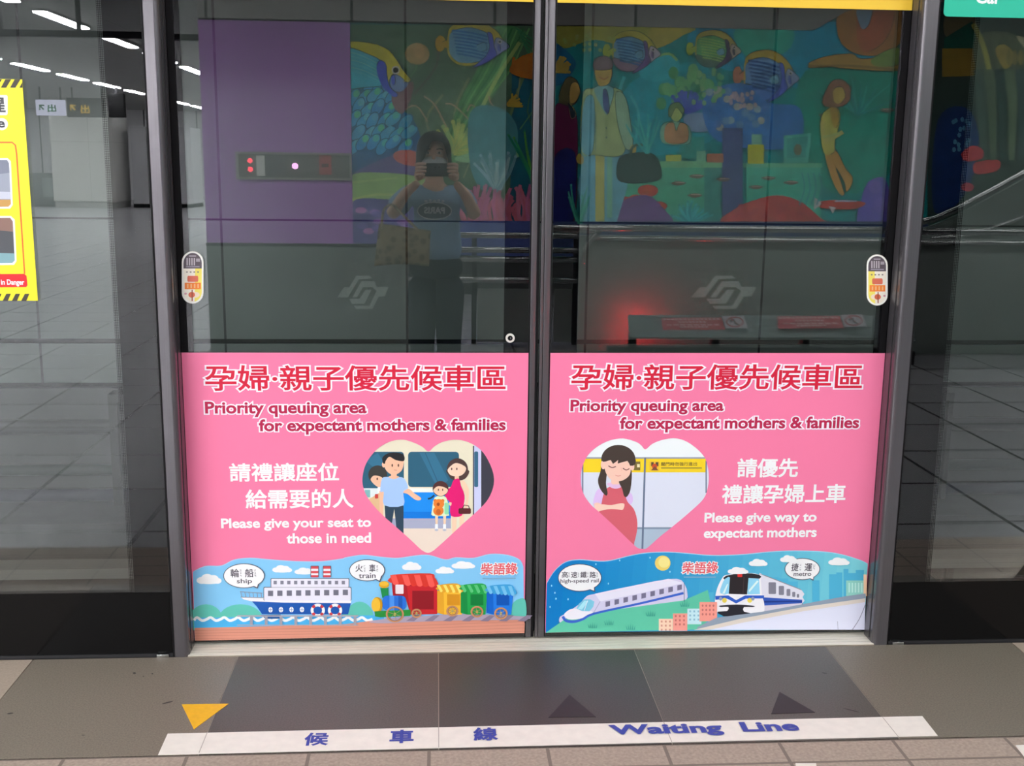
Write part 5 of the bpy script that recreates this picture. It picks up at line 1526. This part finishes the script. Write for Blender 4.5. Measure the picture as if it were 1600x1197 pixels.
A.build('sign_lettering', sg)
one('hanger', lambda b: [b.box((x - 0.02, ysn - 0.08, s0.z), (x + 0.02, ysn - 0.04, CEIL), DARK) for x in (s0.x + 0.1, s1.x - 0.1)], sg)
s2, s3 = mp(105, 153, ysn), mp(168, 184, ysn)
sg2 = thing('direction_sign', 'dark hanging sign with yellow arrow, mirrored in the left screen', 'sign', ((s2.x + s3.x) / 2, ysn, s3.z))
one('sign_box', lambda b: b.box((s2.x + 0.02, ysn - 0.12, s3.z), (s3.x, ysn, s2.z), mat('sign_dark', '#262624', 0.5)), sg2)
A = Art(PS, 0.002, conv=lambda h: rgb(h), pre='sign', eps=0.002)
arrow(A, 112, 164, 9, '#d8b23c')
write(A, '出', 143, 164, 129, 178, '#d8b23c', 0.03)
A.build('sign_lettering', sg2)
one('hanger', lambda b: [b.box((x - 0.02, ysn - 0.08, s2.z), (x + 0.02, ysn - 0.04, CEIL), DARK) for x in (s2.x + 0.15, s3.x - 0.1)], sg2)
mA, mB = mp(170, 146, -26.0), mp(197, 184, -26.0)
ms = thing('hanging_screen', 'black hanging information screen, mirrored in the border of the left screen', 'screen', ((mA.x + mB.x) / 2, -26.0, mB.z))
one('screen_case', lambda b: b.box((mA.x, -26.2, mB.z), (mB.x, -26, mA.z), BLACKM, 0.02), ms)
one('hanger', lambda b: b.box(((mA.x + mB.x) / 2 - 0.03, -26.13, mA.z), ((mA.x + mB.x) / 2 + 0.03, -26.07, CEIL), DARK), ms)
gA, gB = mp(42, 270, -33.0), mp(93, 316, -33.0)
tg = thing('ticket_gate', 'rounded dark grey ticket gate by the white column, mirrored in the left screen', 'ticket gate', ((gA.x + gB.x) / 2, -33, 0))
one('gate_body', lambda b: b.box((gA.x, -33.6, 0), (gB.x - 0.05, -33.0, gA.z), mat('gate_grey', '#4e5450', 0.4), 0.12), tg)
one('gate_panel', lambda b: b.box((gA.x + 0.5, -33.0, 0.3), (gA.x + 0.95, -32.985, gA.z - 0.15), mat('gate_panel_grey', '#7e8884', 0.4)), tg)

# ---------------------------------------------------------------- the person with the phone
YPER = -3.45
SKIN = mat('skin', '#ecc0a2', 0.55, spec=0.3, noise=0.04, nscale=20)
SHIRT = mat('light_blue_cotton', '#94b8d8', 0.85, spec=0.1, noise=0.06, nscale=40)
JEAN = mat('navy_denim', '#262e3a', 0.85, spec=0.1, noise=0.12, nscale=90)
HAIRM = mat('dark_hair', '#231d1b', 0.5, spec=0.4, noise=0.2, nscale=30, stretch=(8, 8, 1))


def skin_mesh(name, verts, edges, material, parent, sub=2, root=0):
    """verts: (x, y, z, rx, ry); one continuous grown surface"""
    me = bpy.data.meshes.new(name)
    me.from_pydata([v[:3] for v in verts], edges, [])
    o = bpy.data.objects.new(name, me)
    COL.objects.link(o)
    m1 = o.modifiers.new('skin', 'SKIN'); m1.use_smooth_shade = True; m1.branch_smoothing = 0.6
    for i, v in enumerate(verts):
        sv = me.skin_vertices[0].data[i]
        sv.radius = (v[3], v[4] if len(v) > 4 else v[3]); sv.use_root = (i == root)
    m2 = o.modifiers.new('sub', 'SUBSURF'); m2.levels = sub; m2.render_levels = sub
    bpy.context.view_layer.update()
    dg = bpy.context.evaluated_depsgraph_get()
    me2 = bpy.data.meshes.new_from_object(o.evaluated_get(dg))
    bpy.data.objects.remove(o)
    me2.materials.clear(); me2.materials.append(material)
    for p in me2.polygons: p.use_smooth = True
    return me2


def join_meshes(name, meshes, parent):
    bm = bmesh.new()
    for me in meshes: bm.from_mesh(me)
    out = bpy.data.meshes.new(name); bm.to_mesh(out); bm.free()
    out.materials.append(meshes[0].materials[0])
    for p in out.polygons: p.use_smooth = True
    return link(bpy.data.objects.new(name, out), parent)


XB = -0.068
per = thing('person', 'person in light blue t-shirt and white mask holding a phone, mirrored in the left door', 'person', (XB, YPER, 0))
HX, HZ = -0.082, 1.525      # head centre
LW, RW = (-0.158, -3.205, 1.383), (0.030, -3.205, 1.383)
bv = [
    (XB, YPER, 0.92, 0.095, 0.065), (XB, YPER, 1.02, 0.11, 0.08), (XB, YPER + 0.01, 1.14, 0.12, 0.085), (XB, YPER, 1.26, 0.115, 0.08),
    (HX + 0.005, YPER, 1.345, 0.060, 0.055), (HX, YPER + 0.01, 1.41, 0.052, 0.055), (HX, YPER + 0.03, 1.465, 0.068, 0.082), (HX, YPER + 0.03, 1.54, 0.080, 0.094), (HX, YPER + 0.02, 1.60, 0.052, 0.062),
    (-0.235, YPER, 1.290, 0.050, 0.050), (-0.335, YPER + 0.08, 1.155, 0.042, 0.042), (-0.250, -3.28, 1.285, 0.034, 0.034), (LW[0] - 0.012, LW[1] - 0.012, 1.355, 0.026, 0.024),
    (0.100, YPER, 1.290, 0.050, 0.050), (0.170, YPER + 0.08, 1.15, 0.042, 0.042), (0.105, -3.28, 1.285, 0.034, 0.034), (RW[0] + 0.012, RW[1] - 0.012, 1.355, 0.026, 0.024),
    (-0.145, YPER, 0.84, 0.06, 0.06), (-0.165, YPER + 0.015, 0.47, 0.055, 0.06), (-0.17, YPER - 0.01, 0.10, 0.035, 0.04), (-0.175, YPER + 0.10, 0.035, 0.035, 0.03),
    (0.010, YPER, 0.84, 0.06, 0.06), (0.020, YPER + 0.015, 0.47, 0.055, 0.06), (0.02, YPER - 0.01, 0.10, 0.035, 0.04), (0.03, YPER + 0.10, 0.035, 0.035, 0.03),
]
be = [(0, 1), (1, 2), (2, 3), (3, 4), (4, 5), (5, 6), (6, 7), (7, 8), (3, 9), (9, 10), (10, 11), (11, 12), (3, 13), (13, 14), (14, 15), (15, 16), (0, 17), (17, 18), (18, 19), (19, 20), (0, 21), (21, 22), (22, 23), (23, 24)]
meshes = [skin_mesh('body', bv, be, SKIN, per)]
# hands: palm and five fingers closed round the ends of the phone
for sgn, W in ((-1, LW), (1, RW)):
    x, y, z = W
    meshes.append(skin_mesh('palm', [(x + sgn * 0.012, y - 0.012, z - 0.024, 0.022, 0.02), (x + sgn * 0.014, y - 0.004, z + 0.012, 0.026, 0.014), (x + sgn * 0.012, y + 0.004, z + 0.036, 0.024, 0.012)], [(0, 1), (1, 2)], SKIN, None, 2))
    for k in range(4):
        zz = z + 0.072 - 0.020 * k; ln = (0.92, 1.0, 0.95, 0.78)[k]
        meshes.append(skin_mesh('finger', [(x + sgn * 0.016, y + 0.000, z + 0.038 - 0.015 * k, 0.0095), (x + sgn * 0.024, y + 0.024, zz, 0.0098), (x + sgn * 0.006 * ln, y + 0.047, zz + 0.004, 0.0095), (x - sgn * 0.038 * ln, y + 0.050, zz + 0.002, 0.0085)], [(0, 1), (1, 2), (2, 3)], SKIN, None, 2))
    meshes.append(skin_mesh('thumb', [(x + sgn * 0.004, y - 0.012, z - 0.012, 0.0115), (x - sgn * 0.018, y - 0.002, z + 0.002, 0.0105), (x - sgn * 0.036, y + 0.012, z + 0.022, 0.009)], [(0, 1), (1, 2)], SKIN, None, 2))
body = join_meshes('body', meshes, per)
# face
fy = YPER + 0.03
one('face', lambda b: (b.ball((HX, fy + 0.080, 1.497), (0.012, 0.022, 0.022), SKIN, 14, 10), b.ball((HX - 0.085, fy - 0.005, 1.495), (0.012, 0.02, 0.03), SKIN, 12, 8), b.ball((HX + 0.085, fy - 0.005, 1.495), (0.012, 0.02, 0.03), SKIN, 12, 8)), per)
for sx in (-1, 1):
    e_ = one('eye', lambda b: b.ball((HX + sx * 0.033, fy + 0.079, 1.522), (0.014, 0.010, 0.008), mat('eye_white', '#d8d2cc', 0.3), 14, 8), per)
    one('iris', lambda b: b.ball((HX + sx * 0.033, fy + 0.085, 1.522), (0.0065, 0.006, 0.0065), mat('iris_dark', '#1c1412', 0.3), 10, 8), e_)
    one('eyebrow', lambda b: b.tube([(HX + sx * 0.016, fy + 0.089, 1.542), (HX + sx * 0.034, fy + 0.088, 1.547), (HX + sx * 0.052, fy + 0.078, 1.542)], 0.0035, HAIRM, 6), per)
# mask
def maskfn(p):
    q = Vector(p)
    q.y = max(q.y, -0.05)
    return q
mk = one('face_mask', lambda b: b.ball((HX, fy + 0.012, 1.462), (0.084, 0.094, 0.048), mat('mask_white', '#cfd8da', 0.8, spec=0.1), 24, 14, maskfn), per)
# hair: cap with a side parting, bob to the jaw, open at the face
def hair(b):
    bm = bmesh.new()
    nu, nv = 48, 20
    vs = []
    for j in range(nv + 1):
        t = j / nv
        row = []
        for i in range(nu):
            a = 2 * PI * i / nu          # a = 90deg is the face side (+y)
            front = max(0.0, math.sin(a))
            cosv = math.cos(a)
            side = 1 if cosv > 0 else -1
            # hem height: jaw at sides and back, fringe line at the front, lower fringe at the -x side
            hem = 1.395 + 0.02 * (1 - front)
            fr = max(0.0, min(1.0, (front - 0.45) / 0.4))
            fringe = 1.590 if cosv > -0.12 else 1.59 - 0.10 * min(1, (-cosv - 0.12) / 0.4)
            hem = hem * (1 - fr) + fringe * fr
            topz = 1.655
            z = topz + (hem - topz) * t
            k = math.sin(min(1, t * 1.25 * (topz - hem) / 0.235 + 0.001) * PI / 2) if True else 1
            zz = (topz - z) / 0.235
            rad = math.sqrt(max(0.0, 1 - (1 - min(1, zz * 1.9)) ** 2))
            flare = 1 + 0.12 * max(0, zz - 0.5) - 0.10 * max(0, zz - 0.85)
            rx, ry = 0.104 * rad * flare, 0.112 * rad * flare
            if fr > 0: ry *= 1 - 0.05 * fr
            row.append(bm.verts.new((HX + rx * cosv * (1 + 0.015 * math.sin(23 * a)), fy + 0.0 + ry * math.sin(a) * (1 + 0.012 * math.sin(29 * a)), z)))
        vs.append(row)
    for j in range(nv):
        for i in range(nu):
            bm.faces.new((vs[j][i], vs[j][(i + 1) % nu], vs[j + 1][(i + 1) % nu], vs[j + 1][i]))
    bm.faces.new(vs[0])
    bmesh.ops.solidify(bm, geom=bm.faces[:], thickness=0.006)
    b.bm(bm, HAIRM, True)
one('hair', hair, per)
# t-shirt: torso with short sleeves
tv = [(XB, YPER, 0.845, 0.185, 0.125), (XB, YPER, 1.00, 0.165, 0.115), (XB, YPER + 0.01, 1.14, 0.168, 0.118), (XB, YPER, 1.255, 0.155, 0.102), (HX + 0.005, YPER, 1.318, 0.085, 0.072),
      (-0.225, YPER, 1.292, 0.082, 0.074), (-0.322, YPER + 0.06, 1.175, 0.080, 0.074), (0.090, YPER, 1.292, 0.082, 0.074), (0.160, YPER + 0.06, 1.172, 0.080, 0.074)]
sh = join_meshes('t_shirt', [skin_mesh('t_shirt', tv, [(0, 1), (1, 2), (2, 3), (3, 4), (3, 5), (5, 6), (3, 7), (7, 8)], SHIRT, per)], per)
# shirt print
yf = max(v.co.y for v in sh.data.vertices if abs(v.co.x - XB) < 0.09 and abs(v.co.z - 1.185) < 0.06) + 0.004
PT = Plane((0, 1, 0), yf, False)
def ts(u, v): return (XB + u, yf, v)
pm = MB()
PRN = mat('shirt_print', '#f2f4f8', 0.7, spec=0.1)
pm.prism([(XB - 0.01 + 0.097 * math.cos(t * PI / 18), 1.185 + 0.047 * math.sin(t * PI / 18)) for t in range(36)], 1, yf - 0.012, yf + 0.001, mat('shirt_print_dark', '#4a5c70', 0.8, spec=0.1))
ov = [(XB - 0.01 + 0.1 * math.cos(t * PI / 18), 1.185 + 0.05 * math.sin(t * PI / 18)) for t in range(36)]
pm.tube([(p[0], yf - 0.012 * abs((p[0] - XB) / 0.1) ** 2, p[1]) for p in ov + ov[:1]], 0.0042, PRN, 6)
gv, gf = glyphs('PARIS', 0.04)
gu0, gu1 = min(v[0] for v in gv), max(v[0] for v in gv); gv0, gv1 = min(v[1] for v in gv), max(v[1] for v in gv)
# the wearer's chest faces +y, so its writing runs towards -x
pm.add([(XB + 0.052 - 0.124 * (v[0] - gu0) / (gu1 - gu0), yf + 0.003 + 0.0008 * v[2], 1.168 + 0.040 * (v[1] - gv0) / (gv1 - gv0)) for v in gv], gf, PRN)
for k in range(5): pm.ball((XB - 0.06 + 0.025 * k, yf - 0.003, 1.242 + 0.004 * (k % 2)), (0.010, 0.003, 0.008), PRN, 10, 6)
pm.build('shirt_print', sh)
# jeans
jm = [skin_mesh('hips', [(XB, YPER, 0.93, 0.165, 0.110), (XB, YPER, 0.84, 0.185, 0.125), (XB, YPER, 0.76, 0.160, 0.115)], [(0, 1), (1, 2)], JEAN, per)]
for x in (-0.150, 0.014): jm.append(skin_mesh('leg', [(x, YPER, 0.82, 0.105, 0.115), (x - 0.002, YPER + 0.01, 0.62, 0.098, 0.105), (x - 0.004, YPER + 0.015, 0.45, 0.086, 0.09), (x - 0.004, YPER, 0.25, 0.075, 0.08), (x - 0.004, YPER, 0.08, 0.066, 0.075)], [(0, 1), (1, 2), (2, 3), (3, 4)], JEAN, per))
join_meshes('jeans', jm, per)
for sx, x in ((-1, -0.172), (1, 0.025)):
    one('shoe', lambda b: b.ball((x, YPER + 0.06, 0.035), (0.048, 0.13, 0.045), mat('shoe_dark', '#2c2c30', 0.6), 20, 12, lambda p: Vector((p.x, p.y, max(p.z, -0.7)))), per)

# phone
ph = thing('phone', 'dark phone held sideways in both hands of the person, mirrored in the left door', 'phone', (-0.062, -3.172, 1.428))
PHB = mat('phone_back', '#2c2624', 0.3)
one('phone_body', lambda b: b.box((-0.140, -3.1735, 1.388), (0.014, -3.1655, 1.463), PHB, 0.003), ph)
one('phone_screen', lambda b: b.box((-0.134, -3.1742, 1.392), (0.008, -3.1735, 1.459), BLACKM), ph)
one('camera_bump', lambda b: b.box((-0.080, -3.1655, 1.423), (-0.040, -3.1638, 1.457), mat('bump_black', '#161414', 0.3), 0.0006), ph)
for dx in (-0.070, -0.050): one('lens', lambda b: b.disc((dx, -3.1632, 1.4405), 1, 0.006, 0.0012, mat('lens_glass', '#05060a', 0.1)), ph)

# tote bag hanging from the forearm
def fab():
    m = mat('beige_patterned_cloth', '#a89a72', 0.9, spec=0.1)
    nt = m.node_tree; b = nt.nodes['Principled BSDF']
    v = nt.nodes.new('ShaderNodeTexVoronoi'); v.inputs['Scale'].default_value = 22
    tc = nt.nodes.new('ShaderNodeTexCoord'); r = nt.nodes.new('ShaderNodeValToRGB')
    r.color_ramp.elements[0].position = 0.25; r.color_ramp.elements[0].color = (*rgb('#7a6848'), 1)
    r.color_ramp.elements[1].position = 0.55; r.color_ramp.elements[1].color = (*rgb('#c0b088'), 1)
    nt.links.new(tc.outputs['Object'], v.inputs['Vector']); nt.links.new(v.outputs['Distance'], r.inputs[0]); nt.links.new(r.outputs[0], b.inputs['Base Color'])
    return m
FAB = fab()
YT = YPER + 0.235
bagx0, bagx1, bz0, bz1 = -0.415, -0.105, 0.868, 1.115
tt = thing('tote_bag', 'beige patterned tote bag hanging from the arm of the person, mirrored in the left door', 'bag', (-0.26, YT, bz0))
def bagfn(b):
    bm = bmesh.new(); bmesh.ops.create_grid(bm, x_segments=14, y_segments=12, size=0.5)
    fr = []
    V = {}
    n = 14
    for side in (1, -1):
        for j in range(13):
            for i in range(15):
                u, v = i / 14, j / 12
                q = math.sin(PI * u) ** 0.5 * (math.sin(PI * (0.08 + 0.84 * (1 - v) ** 1.2)) ** 0.6)
                xx = bagx0 + (bagx1 - bagx0) * u + 0.02 * (v - 0.5) + 0.02 * (u - 0.5) * (v - 0.5) * -1
                zz = bz0 + (bz1 - bz0) * v - 0.012 * math.sin(PI * u) * (1 - v) * -1 - 0.04 * u * v
                V[(side, i, j)] = (xx, YT + side * (0.045 * q + 0.004 * math.sin(9 * u + 5 * v)), zz)
    bm.free()
    keys = list(V); idx = {k: i for i, k in enumerate(keys)}
    fs = []
    for side in (1, -1):
        for j in range(12):
            for i in range(14): fs.append((idx[(side, i, j)], idx[(side, i + 1, j)], idx[(side, i + 1, j + 1)], idx[(side, i, j + 1)]))
    for j in range(12):
        for i in (0, 14): fs.append((idx[(1, i, j)], idx[(-1, i, j)], idx[(-1, i, j + 1)], idx[(1, i, j + 1)]))
    for i in range(14): fs.append((idx[(1, i, 0)], idx[(1, i + 1, 0)], idx[(-1, i + 1, 0)], idx[(-1, i, 0)]))
    b.add([V[k] for k in keys], fs, FAB, True)
one('bag_body', bagfn, tt)
for sy in (-0.02, 0.03):
    one('strap', lambda b: b.tube(smooth([(-0.385, YT + sy, bz1 - 0.03), (-0.375, YT + sy * 0.5 - 0.06, 1.185), (-0.33, YT - 0.08, 1.222), (-0.285, YT + sy * 0.5 - 0.05, 1.185), (-0.17, YT + sy, bz1 - 0.04)], 5, False), 0.007, FAB, 8), tt)
